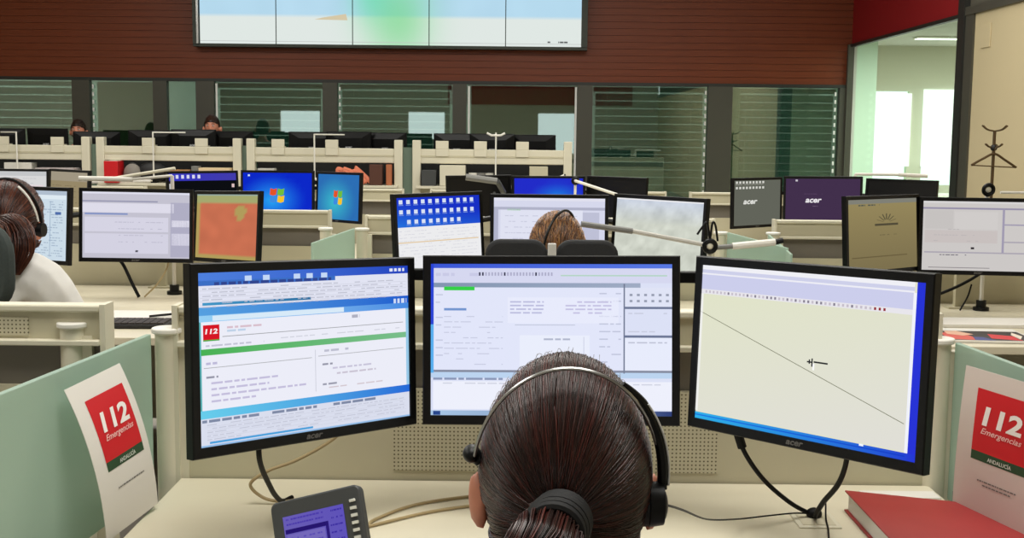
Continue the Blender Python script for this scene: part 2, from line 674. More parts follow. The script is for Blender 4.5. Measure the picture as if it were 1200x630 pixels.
# a long pale counter rail inside the office
t = thing('desk', 'white desk seen through the office glazing under the bright windows', 'desk', (6.3, 16.6, 0))
MB().box2((-1.2, -0.35, 0.72), (1.2, 0.35, 0.76)).build('worktop', WHITE, t)
for x in (-1.15, 1.15):
    MB().box2((x - 0.03, -0.3, 0), (x + 0.03, 0.3, 0.72)).build('leg', MGREY, t)

# ------------------------------------------------------------------ video wall
t = thing('video_wall', 'large video wall of map displays hung on the reddish wood wall', 'video wall', (-1.65, 15.62, 2.64))
x0, x1 = -2.49, 2.49
MB().box2((x0, -0.02, 0.0), (x0 + 0.05, 0.16, 1.36)).box2((x1 + 0.02, -0.02, 0), (x1 + 0.10, 0.16, 1.36)) \
    .box2((x0, 0.0, -0.035), (x1 + 0.1, 0.16, 0.0)).box2((x0, 0.03, 0), (x1 + 0.1, 0.16, 1.36)).build('cabinet', mat('dark_green_grey', (56, 62, 54), 0.5), t)
MB().box2((x0 + 0.05, -0.03, 0.0), (x0 + 0.075, 0.02, 1.36)).build('side_trim', SILVER, t)
wpan = (2.49 + 2.44) / 5


def vw_col(u, v):
    # u over the whole wall, v up from the bottom in metres
    g = (0.5 + 0.5 * noise.noise((u * 3, v * 2, 1)))
    if v < 0.36:
        c = Vector((224, 232, 228))
    else:
        c = Vector((182, 218, 238)) + Vector((1, 1, 1)) * (g * 12 - 6)
    k = math.exp(-((u - 2.6) / 0.42) ** 2 - ((v - 0.35) / 0.6) ** 2)
    c = c.lerp(Vector((110, 214, 130)), 0.6 * k)
    k2 = math.exp(-((u - 2.25) / 0.25) ** 2 - ((v - 0.6) / 0.3) ** 2)
    return tuple(c.lerp(Vector((90, 220, 165)), 0.45 * k2))


for row in range(2):
    for i in range(5):
        xa = x0 + 0.08 + i * wpan
        za = 0.005 + row * 0.68
        fl = Flat(lambda u, v, L, xa=xa, za=za: (xa + 0.008 + u * (wpan - 0.012), 0.012 - 0.001 * L, za + (1 - v) * 0.672), 5)
        fl.grid(0, 0, 1, 1, 10, 14, lambda u, v, i=i, row=row: vw_col(i + u, (1 - v) * 0.67 + row * 0.68), 0)
        if row == 0 and i == 1:
            fl.poly([(0.5, 0.53), (0.62, 0.49), (0.92, 0.42), (0.94, 0.54)], (214, 200, 168), 1)
            fl.poly([(0.68, 0.05), (0.78, 0.1), (0.86, 0.02), (0.9, -0.0)], (206, 214, 120), 1)
        if row == 0:
            fl.rect(0, 0.945, 1, 0.955, (190, 192, 190), 1)
        if row == 0 and i == 4:
            fl.words(0.55, 0.82, 0.90, 0.03, (90, 92, 92), 2)
        fl.build('display', SCREEN, t)

# ------------------------------------------------------------------ monitors
SW, SH = 0.480, 0.302          # picture
MW, MH = 0.512, 0.338          # housing
SZ0 = -MH / 2 + 0.019          # picture bottom


def housing_mesh():
    bm = bmesh.new()
    def ring(w, h, y, cz=0.0):
        return [bm.verts.new((sx * w / 2, y, cz + sz * h / 2)) for sx, sz in ((-1, -1), (1, -1), (1, 1), (-1, 1))]
    zc = SZ0 + SH / 2
    rings = [ring(SW, SH, 0.006, zc), ring(SW, SH, 0.0, zc), ring(MW - 0.004, MH - 0.004, -0.001), ring(MW, MH, 0.002), ring(MW, MH, 0.022),
             ring(MW - 0.02, MH - 0.02, 0.03), ring(MW * 0.62, MH * 0.62, 0.052), ring(MW * 0.6, MH * 0.58, 0.055)]
    for a, b in zip(rings, rings[1:]):
        for k in range(4):
            bm.faces.new((a[k], a[(k + 1) % 4], b[(k + 1) % 4], b[k]))
    bm.faces.new(rings[0])
    bm.faces.new(list(reversed(rings[-1])))
    bmesh.ops.recalc_face_normals(bm, faces=bm.faces)
    me = bpy.data.meshes.new('housing')
    bm.to_mesh(me)
    bm.free()
    me.materials.append(BLACK)
    return me


HOUSING = housing_mesh()
lg = Flat(lambda u, v, L: (-0.019 + 0.038 * u, -0.0014, -MH / 2 + 0.0055 + 0.0085 * (1 - v)))
lg.text('acer', 0, 0, 1, 1, (92, 90, 88))
LOGO_O = None
blg = Flat(lambda u, v, L: (0.04 - 0.08 * u, 0.0562, -0.02 + 0.022 * (1 - v)))
blg.text('acer', 0, 0, 1, 1, (190, 190, 190))


def monitor(label, pose, paint=None, seed=1, group=None, back_logo=False):
    global LOGO_O
    x, y, z, yaw, tilt, roll = pose
    t = thing('monitor', label, 'monitor', group=group)
    t.matrix_world = (Matrix.Translation((x, y, z)) @ Matrix.Rotation(R(yaw), 4, 'Z') @ Matrix.Rotation(R(-tilt), 4, 'X')
                      @ Matrix.Rotation(R(roll), 4, 'Y'))
    h = bpy.data.objects.new('housing', HOUSING)
    COL.objects.link(h)
    h.parent = t
    if LOGO_O is None:
        LOGO_O = lg.build('maker_badge', PRINT, h)
    else:
        c = LOGO_O.copy()
        COL.objects.link(c)
        c.parent = h
    if back_logo:
        blg.build('rear_badge', PRINT, h)
    fl = Flat(lambda u, v, L: (-SW / 2 + u * SW, 0.0045 - 0.0003 * L, SZ0 + (1 - v) * SH), seed)
    if paint:
        paint(fl)
    else:
        fl.rect(0, 0, 1, 1, (8, 9, 11), 0)
    fl.build('screen', SCREEN if paint else BLACK, t)
    return t


LAV = (222, 226, 246)


def paint_left(f):
    f.soft = 0.38
    f.rect(0, 0, 1, 1, (226, 228, 243), 0)
    f.rect(0, 0, 1, 0.05, (78, 128, 222), 1, (34, 66, 190))
    f.rect(0, 0.045, 0.62, 0.075, (60, 110, 196), 1)
    f.soft = 0.1
    f.words(0.07, 0.6, 0.056, 0.018, (30, 52, 130), 2, 0.95, 0.015, 0.04)
    f.soft = 0.52
    for u in (0.2, 0.28, 0.42, 0.48, 0.55):
        f.rect(u, 0.025, u + 0.03, 0.055, (196, 216, 246), 3)
    f.words(0.9, 0.98, 0.015, 0.02, (230, 236, 250), 3, 1, 0.01, 0.02)
    for k in range(6):
        f.words(0.02, 0.97, 0.09 + k * 0.021, 0.006, (150, 152, 168), 2, 0.7)
        f.rect(0.01, 0.102 + k * 0.021, 0.99, 0.104 + k * 0.021, (196, 198, 212), 1)
    f.rect(0.02, 0.172, 0.5, 0.188, (66, 150, 198), 2, (40, 110, 160))
    f.rect(0, 0.198, 1, 0.245, (86, 160, 224), 2, (28, 92, 206))
    f.words(0.92, 0.99, 0.215, 0.03, (190, 216, 250), 3, 1, 0.01, 0.02)
    f.rect(0, 0.245, 1, 0.282, (150, 208, 244), 2, (70, 138, 226))
    f.rect(0.06, 0.248, 0.66, 0.278, (216, 234, 248), 3)
    f.rect(0.0, 0.282, 1, 0.8, (236, 237, 248), 1)
    f.rect(0.0, 0.282, 0.012, 0.8, (90, 176, 180), 2)
    f.rect(0.985, 0.282, 1, 0.8, (150, 200, 232), 2)
    f.rect(0.02, 0.30, 0.088, 0.385, (214, 22, 36), 3)
    f.text('112', 0.028, 0.322, 0.08, 0.352, (250, 240, 240), 4)
    f.rect(0.02, 0.385, 0.088, 0.393, (70, 170, 70), 3)
    f.words(0.12, 0.27, 0.315, 0.012, (206, 150, 160), 3)
    f.words(0.12, 0.2, 0.335, 0.012, (150, 190, 220), 3)
    f.rect(0.1, 0.37, 0.97, 0.374, (150, 152, 156), 3)
    f.words(0.7, 0.74, 0.3, 0.02, (120, 120, 140), 3)
    f.words(0.03, 0.28, 0.415, 0.01, (160, 160, 180), 3)
    f.words(0.32, 0.95, 0.405, 0.006, (186, 188, 196), 3)
    f.rect(0.01, 0.438, 0.985, 0.474, (72, 178, 84), 3, (122, 190, 140))
    f.words(0.03, 0.16, 0.515, 0.014, (150, 140, 190), 3)
    f.words(0.56, 0.68, 0.505, 0.014, (150, 150, 170), 3)
    f.rect(0.02, 0.545, 0.5, 0.549, (170, 172, 176), 3)
    f.rect(0.53, 0.54, 0.97, 0.544, (170, 172, 176), 3)
    f.rect(0.515, 0.5, 0.518, 0.76, (200, 202, 214), 3)
    f.words(0.03, 0.08, 0.595, 0.012, (70, 70, 90), 3)
    f.words(0.55, 0.6, 0.59, 0.012, (70, 70, 90), 3)
    for k, (a, b) in enumerate(((0.05, 0.34), (0.05, 0.3), (0.05, 0.47), (0.05, 0.24))):
        f.words(a, b, 0.63 + k * 0.035, 0.012, (164, 150, 196), 3, 0.9)
    f.words(0.6, 0.8, 0.62, 0.011, (170, 160, 190), 3, 0.9)
    f.words(0.62, 0.82, 0.655, 0.011, (176, 160, 176), 3, 0.9)
    f.words(0.55, 0.66, 0.715, 0.012, (80, 80, 100), 3)
    f.words(0.58, 0.86, 0.74, 0.008, (196, 170, 170), 3)
    f.rect(0, 0.79, 1, 0.838, (104, 206, 236), 3, (36, 104, 216))
    f.rect(0, 0.838, 1, 1, (218, 222, 238), 1)
    f.words(0.01, 0.52, 0.845, 0.016, (20, 40, 80), 3, 0.95, 0.02, 0.06)
    f.words(0.6, 0.82, 0.845, 0.016, (20, 40, 80), 3, 0.95, 0.02, 0.06)
    for k in range(5):
        f.words(0.03, 0.97, 0.873 + k * 0.021, 0.005, (160, 164, 182), 2, 0.7)
        f.rect(0.03, 0.885 + k * 0.021, 0.98, 0.887 + k * 0.021, (198, 200, 214), 1)
    f.rect(0.04, 0.972, 0.5, 0.984, (70, 160, 222), 3)
    f.rect(0, 0.99, 1, 1, (150, 190, 232), 2)


def paint_centre(f):
    f.soft = 0.55
    f.rect(0, 0, 1, 1, (220, 225, 246), 0)
    f.rect(0, 0, 1, 0.028, (58, 86, 214), 1, (88, 120, 226))
    f.rect(0.0, 0.028, 1, 0.125, (214, 216, 240), 1)
    f.words(0.02, 0.2, 0.06, 0.02, (170, 170, 214), 2)
    for k in range(24):
        u = 0.2 + 0.013 * k
        f.rect(u, 0.055, u + 0.007, 0.078, (60, 60, 84) if k in (0, 1, 8, 18) else (174, 174, 202), 2)
    f.rect(0.54, 0.072, 0.98, 0.08, (176, 214, 190), 2)
    f.rect(0.012, 0.125, 0.87, 0.155, (130, 148, 176), 1, (160, 172, 196))
    f.rect(0.012, 0.155, 0.80, 0.70, (226, 230, 250), 1)
    f.rect(0.055, 0.150, 0.182, 0.175, (54, 208, 72), 2)
    f.rect(0.055, 0.292, 0.148, 0.308, (116, 150, 208), 2)
    for k in range(9):
        f.words(0.02, 0.05, 0.2 + k * 0.05, 0.008, (160, 168, 200), 2)
    for k in range(10):
        f.words(0.055, 0.3, 0.345 + k * 0.035, 0.006, (164, 170, 200), 2, 0.5)
    f.rect(0.32, 0.22, 0.78, 0.39, (232, 235, 252), 2)
    for k in range(4):
        f.words(0.33, 0.47, 0.245 + k * 0.024, 0.010, (140, 140, 196), 3, 0.95)
        f.words(0.56, 0.75, 0.245 + k * 0.024, 0.010, (160, 150, 206), 3, 0.8)
    f.rect(0.35, 0.4, 0.6, 0.404, (180, 186, 206), 2)
    f.rect(0.37, 0.47, 0.66, 0.68, (234, 238, 252), 2)
    f.words(0.47, 0.58, 0.49, 0.012, (120, 130, 160), 3)
    f.rect(0.635, 0.48, 0.637, 0.68, (180, 186, 210), 3)
    for k in range(10):
        f.words(0.7, 0.79, 0.19 + k * 0.05, 0.008, (150, 158, 190), 2)
    f.rect(0.80, 0.13, 0.806, 0.72, (116, 124, 148), 3)
    f.rect(0.806, 0.155, 1, 0.28, (224, 228, 246), 2)
    for k in range(6):
        f.rect(0.825 + k * 0.03, 0.195, 0.837 + k * 0.03, 0.21, (150, 156, 176), 3)
        f.rect(0.825 + k * 0.03, 0.235, 0.837 + k * 0.03, 0.25, (150, 156, 176), 3)
    f.rect(0.80, 0.28, 1, 0.295, (110, 120, 150), 3)
    f.words(0.82, 0.98, 0.32, 0.008, (170, 176, 200), 3)
    f.words(0.82, 0.98, 0.44, 0.008, (170, 176, 200), 3)
    f.rect(0.80, 0.468, 1, 0.484, (110, 120, 150), 3)
    f.rect(0.806, 0.484, 1, 0.70, (232, 236, 252), 2)
    f.words(0.82, 0.98, 0.512, 0.009, (150, 156, 180), 3)
    f.rect(0.012, 0.70, 1, 0.715, (134, 140, 160), 3)
    f.rect(0.0, 0.715, 1, 0.752, (188, 212, 240), 2)
    f.words(0.01, 0.3, 0.752, 0.014, (32, 56, 110), 3, 1.0, 0.02, 0.07)
    f.words(0.3, 0.7, 0.752, 0.010, (110, 120, 150), 3)
    f.rect(0.01, 0.775, 1, 0.96, (238, 240, 252), 2)
    f.words(0.05, 0.4, 0.785, 0.007, (180, 184, 200), 3)
    f.words(0.84, 0.98, 0.79, 0.007, (180, 184, 200), 3)
    f.rect(0, 0.0, 0.012, 0.72, (44, 70, 214), 4)
    f.rect(0, 0.4, 0.012, 0.72, (90, 176, 240), 5)
    f.rect(0, 0.968, 1, 1, (170, 200, 232), 3, (48, 64, 120))
    f.rect(0.01, 0.972, 0.04, 0.998, (40, 70, 140), 4)


def paint_right(f):
    f.rect(0, 0, 1, 1, (225, 226, 204), 0)
    f.grid(0, 0.18, 0.955, 0.95, 12, 8, lambda u, v: tuple(Vector((225, 228, 200)).lerp(Vector((224, 222, 216)), max(0, min(1, v * 0.8 + u * 0.3 - 0.1)))), 0.5)
    f.rect(0, 0, 0.955, 0.028, (240, 240, 246), 1)
    f.rect(0.0, 0.028, 0.955, 0.05, (206, 208, 234), 1)
    f.rect(0.0, 0.05, 0.955, 0.06, (238, 238, 246), 2)
    f.rect(0.0, 0.06, 0.955, 0.155, (204, 206, 236), 1)
    f.rect(0.0, 0.155, 0.955, 0.185, (232, 230, 236), 1)
    for k in range(44):
        u = 0.02 + 0.019 * k
        c = (136, 130, 146) if f.rnd.random() < 0.3 else (198, 190, 202)
        if k in (41, 42, 43):
            c = (150, 40, 50)
        f.rect(u, 0.162, u + 0.009, 0.178, c, 2)
    f.rect(0.0, 0.185, 0.012, 0.95, (240, 240, 236), 2)
    f.rect(0.952, 0.06, 0.966, 0.96, (240, 242, 250), 2)
    # road line across the map
    a, b = (0.0, 0.30), (0.945, 0.795)
    w = 0.0022
    f.poly([(a[0], a[1] + w * 2), (b[0], b[1] + w * 2), (b[0], b[1]), (a[0], a[1])], (120, 122, 100), 2)
    for (u0, v0, u1, v1) in ((0.548, 0.505, 0.554, 0.555), (0.528, 0.524, 0.55, 0.533), (0.558, 0.52, 0.62, 0.53), (0.536, 0.513, 0.542, 0.54)):
        f.rect(u0, v0, u1, v1, (40, 42, 44), 3)
    f.rect(0.554, 0.535, 0.562, 0.575, (250, 250, 250), 3)
    f.rect(0.965, 0, 1, 1, (40, 52, 214), 3)
    f.rect(0, 0.958, 1, 1, (48, 176, 232), 3, (36, 56, 210))
    f.rect(0, 0.972, 0.955, 0.98, (30, 120, 226), 4, (24, 60, 200))
    f.rect(0.772, 0.955, 0.79, 0.968, (240, 246, 255), 5)


monitor('left widescreen monitor of the near desk showing an emergency web form', (-0.369, 2.195, 1.09, 46.5, 4.1, 2.5), paint_left, 3)
monitor('middle widescreen monitor of the near desk, behind the dark-haired operator', (0.079, 2.346, 1.088, -1.9, 6.1, -0.7), paint_centre, 4)
monitor('right widescreen monitor of the near desk showing a blank cream map', (0.525, 2.143, 1.098, -49.0, 3.9, -1.4), paint_right, 5)


def sheet_bg(bg, bars, seed_words=None):
    def p(f):
        f.rect(0, 0, 1, 1, bg, 0)
        for b in bars:
            f.rect(*b[:5], L=2)
        if seed_words:
            for (u0, u1, v0, v1, n, c) in seed_words:
                for k in range(n):
                    f.words(u0, u1, v0 + (v1 - v0) * k / n, 0.012, c, 3, 0.6)
    return p


# second row ---------------------------------------------------------
def p_form(f):
    sheet_bg((196, 194, 208), [(0, 0, 1, 0.03, (222, 222, 236)), (0, 0.13, 0.7, 0.15, (150, 150, 176)), (0, 0.17, 0.85, 0.31, (222, 220, 234)),
                               (0.02, 0.32, 0.42, 0.345, (130, 146, 196)), (0.82, 0.15, 1, 0.98, (176, 174, 196)),
                               (0.83, 0.42, 1, 0.52, (222, 220, 234)), (0.83, 0.62, 1, 0.8, (216, 214, 230)),
                               (0.02, 0.38, 0.8, 0.6, (214, 212, 228)), (0.02, 0.63, 0.8, 0.93, (212, 210, 226)), (0.49, 0.88, 0.52, 0.91, (40, 40, 50))],
             [(0.3, 0.75, 0.45, 0.85, 4, (190, 188, 206))])(f)


def p_orange(f):
    def c(u, v):
        n = noise.noise((u * 5, v * 5, 3.0))
        edge = (v < 0.13) or (u < 0.05) or (v > 0.93)
        pt = math.hypot((u - 0.72) * 1.3, v - 0.28) < 0.13 + 0.08 * n
        if v < 0.13:
            return (164, 168, 112)
        if edge or pt:
            return (176, 156, 92)
        return tuple(Vector((200, 112, 82)) * (1 + 0.06 * n))
    f.grid(0, 0, 1, 1, 26, 26, c, 0)
    f.rect(0, 0, 1, 0.02, (150, 170, 160), 1)


def p_blue_table(f):
    f.rect(0, 0, 1, 1, (204, 220, 232), 0)
    f.rect(0, 0, 1, 0.06, (176, 190, 206), 1)
    f.rect(0.02, 0.06, 0.98, 0.12, (222, 234, 242), 1)
    for k in range(22):
        f.words(0.05, 0.95, 0.15 + k * 0.037, 0.014, (166, 184, 204), 2, 0.55)
    for u in (0.3, 0.45, 0.8):
        f.rect(u, 0.15, u + 0.006, 0.95, (140, 164, 190), 3)
    f.rect(0.86, 0.3, 0.93, 0.34, (80, 110, 170), 3)


def p_icons(f):
    f.grid(0, 0, 1, 0.42, 6, 6, lambda u, v: tuple(Vector((24, 48, 196)).lerp(Vector((40, 130, 226)), max(0, v * 2 - u * 0.4))), 0)
    f.rect(0, 0.40, 1, 1, (236, 236, 238), 1)
    for r in range(3):
        for k in range(11):
            if r == 2 and (k < 1 or k > 8):
                continue
            u = 0.03 + k * 0.085
            f.rect(u, 0.03 + r * 0.135, u + 0.042, 0.085 + r * 0.135, (216, 226, 244), 2)
            f.rect(u - 0.005, 0.095 + r * 0.135, u + 0.05, 0.105 + r * 0.135, (120, 150, 220), 2)
    f.rect(0, 0.60, 0.97, 0.615, (226, 200, 160), 2)
    for k in range(12):
        f.words(0.02, 0.95, 0.45 + k * 0.045, 0.006, (206, 206, 216), 2, 0.6)


def p_lavender(f):
    sheet_bg((214, 216, 236), [(0, 0, 1, 0.04, (226, 226, 240)), (0, 0.13, 1, 0.17, (176, 178, 200)), (0.06, 0.17, 0.8, 0.95, (224, 226, 242)),
                               (0.12, 0.15, 0.24, 0.18, (130, 200, 120)), (0.8, 0.2, 0.95, 0.95, (190, 192, 214)), (0, 0.14, 0.04, 1, (178, 180, 204))],
             [(0.1, 0.75, 0.25, 0.9, 8, (200, 202, 222))])(f)


def p_aerial(f):
    def c(u, v):
        n = noise.fractal((u * 7, v * 6, 2.0), 0.6, 2.0, 4) if hasattr(noise, 'fractal') else noise.noise((u * 7, v * 6, 2))
        b = 206 + 15 * n
        top = max(0, 1 - v / 0.35)
        return (b - 6 * top, b + 4 - 2 * top, b - 8 + 26 * top)
    f.grid(0, 0, 1, 1, 40, 26, c, 0)
    f.rect(0, 0, 1, 0.02, (232, 232, 236), 1)


def p_tan(f):
    f.grid(0, 0, 1, 1, 8, 8, lambda u, v: tuple(Vector((150, 136, 92)).lerp(Vector((124, 112, 78)), v)), 0)
    f.rect(0, 0, 1, 0.06, (128, 128, 118), 1)
    f.words(0.15, 0.45, 0.07, 0.02, (86, 90, 80), 2)
    for k in range(9):
        a = math.pi * k / 8
        r0, r1 = 0.05, 0.15
        ca, sa = math.cos(a), math.sin(a)
        f.poly([(0.55 + ca * r0 - 0.008, 0.34 - sa * r0), (0.55 + ca * r0 + 0.008, 0.34 - sa * r0), (0.55 + ca * r1 + 0.008, 0.34 - sa * r1 * 0.9), (0.55 + ca * r1 - 0.008, 0.34 - sa * r1 * 0.9)], (84, 78, 58), 2)
    f.rect(0.38, 0.345, 0.72, 0.375, (80, 74, 56), 2)
    f.words(0.45, 0.7, 0.5, 0.012, (112, 102, 72), 2)
    f.rect(0.05, 0.80, 0.85, 0.815, (104, 92, 62), 2)


def p_grey_form(f):
    sheet_bg((204, 200, 198), [(0, 0.0, 1, 0.03, (214, 212, 212)), (0, 0.09, 1, 0.115, (150, 144, 168)), (0.70, 0.1, 0.72, 0.74, (160, 154, 176)),
                               (0.02, 0.73, 1, 0.75, (170, 164, 176)), (0.02, 0.13, 0.27, 0.4, (198, 194, 192)), (0.28, 0.15, 0.66, 0.4, (208, 204, 202)),
                               (0.02, 0.42, 0.66, 0.6, (200, 192, 190)), (0.72, 0.32, 1, 0.34, (160, 154, 176)), (0.72, 0.57, 1, 0.59, (170, 164, 176)),
                               (0.43, 0.66, 0.46, 0.69, (50, 46, 50)), (0.06, 0.955, 0.6, 0.965, (130, 124, 128))],
             [(0.08, 0.5, 0.77, 0.8, 1, (100, 96, 110)), (0.1, 0.5, 0.4, 0.65, 3, (188, 182, 182))])(f)


monitor('left monitor at the desk of the red-haired woman, bluish table on screen', (-2.152, 5.25, 1.083, -22.9, 4.0, 0), p_blue_table, 6)
monitor('middle monitor beside the red-haired woman, grey form on screen', (-1.727, 5.468, 1.067, 5.2, 4.0, 0.7), p_form, 7)
monitor('monitor showing an orange map, right of the grey form screen', (-1.345, 5.58, 1.056, -41.3, 5.0, -2.1), p_orange, 8)
monitor('monitor with rows of desktop icons over a white window', (-0.299, 5.0, 1.086, 47.1, 4.0, 0), p_icons, 9)
monitor('monitor with a lavender form, behind the curly-haired person', (0.159, 5.15, 1.076, -0.4, 4.0, 0), p_lavender, 10)
monitor('monitor showing a pale aerial photograph map', (0.604, 5.0, 1.081, -47.9, 4.0, 0), p_aerial, 11)
monitor('monitor with a tan screen and a dark fan-shaped emblem', (1.591, 5.1, 1.090, 37.1, 4.0, 0), p_tan, 12)
monitor('monitor with a grey form at the right edge of the picture', (2.038, 5.2, 1.078, -6.4, 4.0, 0), p_grey_form, 13)


# third row ----------------------------------------------------------
def flag(f, cu, cv, s):
    cols = ((226, 84, 40), (112, 190, 60), (60, 140, 226), (246, 196, 40))
    k = 0
    for j in (0, 1):
        for i in (0, 1):
            u0, v0 = cu + (i - 1) * s * 1.08 + 0.008, cv + (j - 1) * s * 1.6 + 0.008
            pts = []
            for a, b in ((0, 1), (0.5, 1), (1, 1), (1, 0), (0.5, 0), (0, 0)):
                uu = u0 + a * s * 0.95
                pts.append((uu + b * -0.012, v0 + b * s * 1.45 + 0.022 * math.sin((a + i) * math.pi) * (1 if i == 0 else -1)))
            f.poly(pts, cols[k], 3)
            k += 1


def p_win(base, glow, txt=False):
    def p(f):
        def c(u, v):
            d = math.hypot((u - 0.42) * 1.2, v - 0.62)
            return tuple(Vector(base).lerp(Vector(glow), max(0, 1 - d * 1.7)))
        f.grid(0, 0, 1, 1, 14, 10, c, 0)
        flag(f, 0.5, 0.5, 0.10)
        if txt:
            f.rect(0.07, 0.04, 0.1, 0.08, (200, 220, 250), 2)
            f.poly([(0.62, 0.93), (0.74, 0.985), (0.76, 0.96), (0.64, 0.90)], (150, 200, 250), 2)
    return p


def p_window_top(f):
    f.rect(0, 0, 1, 1, (12, 14, 18), 0)
    f.rect(0, 0, 1, 0.16, (52, 52, 190), 1, (66, 60, 170))
    for k in range(6):
        f.rect(0.02 + k * 0.08, 0.03, 0.06 + k * 0.08, 0.11, (216, 216, 236), 2)
    f.rect(0.0, 0.22, 0.05, 0.42, (210, 210, 214), 2)
    f.rect(0.93, 0.24, 0.97, 0.32, (220, 190, 190), 2)


def p_acer_grey(f):
    f.rect(0, 0, 1, 1, (98, 100, 90), 0)
    f.text('acer', 0.2, 0.44, 0.5, 0.53, (226, 226, 220), 3)
    for r in range(2):
        for k in range(9):
            f.rect(0.04 + k * 0.07, 0.02 + r * 0.12, 0.08 + k * 0.07, 0.07 + r * 0.12, (214, 214, 206), 2)
    f.words(0.04, 0.62, 0.085, 0.012, (160, 160, 150), 2)


def p_acer_purple(f):
    f.rect(0, 0, 1, 1, (66, 48, 76), 0)
    f.text('acer', 0.27, 0.44, 0.49, 0.53, (238, 234, 238), 3)
    f.words(0.25, 0.5, 0.33, 0.012, (90, 70, 100), 2)
    f.words(0.3, 0.44, 0.6, 0.012, (110, 92, 116), 2)
    f.rect(0.13, 0.02, 0.16, 0.06, (200, 196, 204), 2)
    f.words(0.1, 0.2, 0.965, 0.02, (190, 186, 194), 2)


def p_blue(f):
    f.grid(0, 0, 1, 1, 12, 8, lambda u, v: tuple(Vector((34, 44, 200)).lerp(Vector((30, 130, 226)), max(0, 1 - math.hypot(u - 0.62, (v - 0.42) * 1.2) * 2.4))), 0)


def p_white(f):
    sheet_bg((216, 216, 216), [(0, 0, 1, 0.1, (196, 198, 200)), (0.7, 0.3, 0.95, 0.8, (226, 214, 218))], [(0.05, 0.9, 0.15, 0.9, 7, (190, 190, 194))])(f)


def p_brown(f):
    sheet_bg((150, 136, 104), [(0, 0, 1, 0.2, (160, 150, 130)), (0.2, 0.35, 0.5, 0.6, (200, 150, 70))], [(0.05, 0.9, 0.3, 0.9, 5, (120, 106, 80))])(f)


monitor('monitor with a whitish page above the red-haired head', (-3.397, 8.1, 1.070, -2.4, 4.0, 0), p_white, 21)
monitor('monitor with a small brownish picture, right of the whitish page screen', (-2.978, 8.0, 1.072, -41.0, 4.0, 0), p_brown, 22)
monitor('mostly black monitor with a blue icon strip along its top', (-2.079, 8.05, 1.071, 38.7, 4.0, 0), p_window_top, 23)
monitor('monitor with a bright blue desktop and four-colour flag', (-1.612, 8.18, 1.075, -4.6, 3.0, -0.2), p_win((12, 40, 200), (40, 170, 245), True), 24)
monitor('monitor with a teal desktop and four-colour flag', (-1.177, 8.031, 1.073, -46.9, 2.6, -0.6), p_win((44, 110, 180), (60, 190, 205)), 25)
monitor('switched-off dark monitor behind a grey lamp arm in the third row', (-0.219, 8.1, 1.060, 33.8, 4.0, 0), None, 26)
monitor('monitor with a plain blue desktop above the lavender form screen', (0.247, 8.15, 1.058, 11.0, 4.0, 0), p_blue, 27)
monitor('switched-off black monitor above the aerial map screen', (0.692, 8.1, 1.059, -43.0, 4.0, 0), None, 28)
monitor('monitor with a grey desktop and white maker lettering', (1.659, 8.088, 1.063, 38.7, 1.1, -0.1), p_acer_grey, 29)
monitor('monitor with a purple desktop and white maker lettering', (2.068, 7.982, 1.08, -17, 2.0, -0.9), p_acer_purple, 30)
monitor('switched-off dark monitor right of the purple desktop', (2.587, 8.0, 1.065, -44.9, 4.0, 0), None, 31)


# ------------------------------------------------------------------ desks, screens between rows, posts, glass
def make_worktop(label, cx, y0, y1, w, desc_group=None):
    t = thing('desk', label, 'desk', (cx, (y0 + y1) / 2, 0))
    d = (y1 - y0) / 2
    MB().box2((-w / 2, -d, 0.70), (w / 2, d, 0.73)).build('worktop', DESKTOP, t, 0.003)
    for s in (-1, 1):
        MB().box2((s * (w / 2 - 0.09) - 0.02, -d + 0.12, 0.0), (s * (w / 2 - 0.09) + 0.02, d - 0.05, 0.70)).build('leg', BEIGE, t)
    return t


def make_panel(label, cx, y, w, perf=()):
    """desk screen: lower board, shelf lip, accessory slot, upper board with rounded top rail"""
    t = thing('desk_screen', label, 'desk screen', (cx, y, 0))
    h = w / 2
    MB().box2((-h, 0.0, 0.05), (h, 0.04, 0.935)).build('lower_board', BEIGE, t)
    for a, b, c, d in perf:
        yy = 0.0 if c < 1 else 0.004
        MB().box2((a, yy - 0.003, c), (b, yy + 0.001, d)).build('perforated_plate', PERF, t)
    MB().box2((-h, 0.012, 0.935), (h, 0.03, 1.026)).build('accessory_slot', SLOT, t)
    MB().box2((-h, -0.02, 1.026), (h, 0.035, 1.038)).build('shelf_lip', CREAM, t, 0.002)
    MB().box2((-h, 0.004, 1.038), (h, 0.034, 1.10)).build('upper_board', BEIGE, t)
    MB().box2((-h, -0.006, 1.098), (h, 0.044, 1.114)).build('top_rail', CREAM, t, 0.004)
    for s in (-1, 1):
        MB().box2((s * (h + 0.006) - 0.006, -0.01, 0.05), (s * (h + 0.006) + 0.006, 0.05, 1.116)).build('end_cap', CREAM, t)
    return t


POST_BASE = None


def make_post(label, x, y, z=1.06, group=None):
    t = thing('partition_post', label, 'post', (x, y, 0), group=group)
    m = MB().cyl((0, 0, 0), 0.027, z - 0.012, 20)
    m.box2((0.02, -0.012, 0), (0.045, 0.02, z - 0.03))
    m.build('shaft', CREAM, t)
    MB().cyl((0, 0, z - 0.012), 0.034, 0.012, 24).build('cap', WHITE, t, 0.003)
    return t


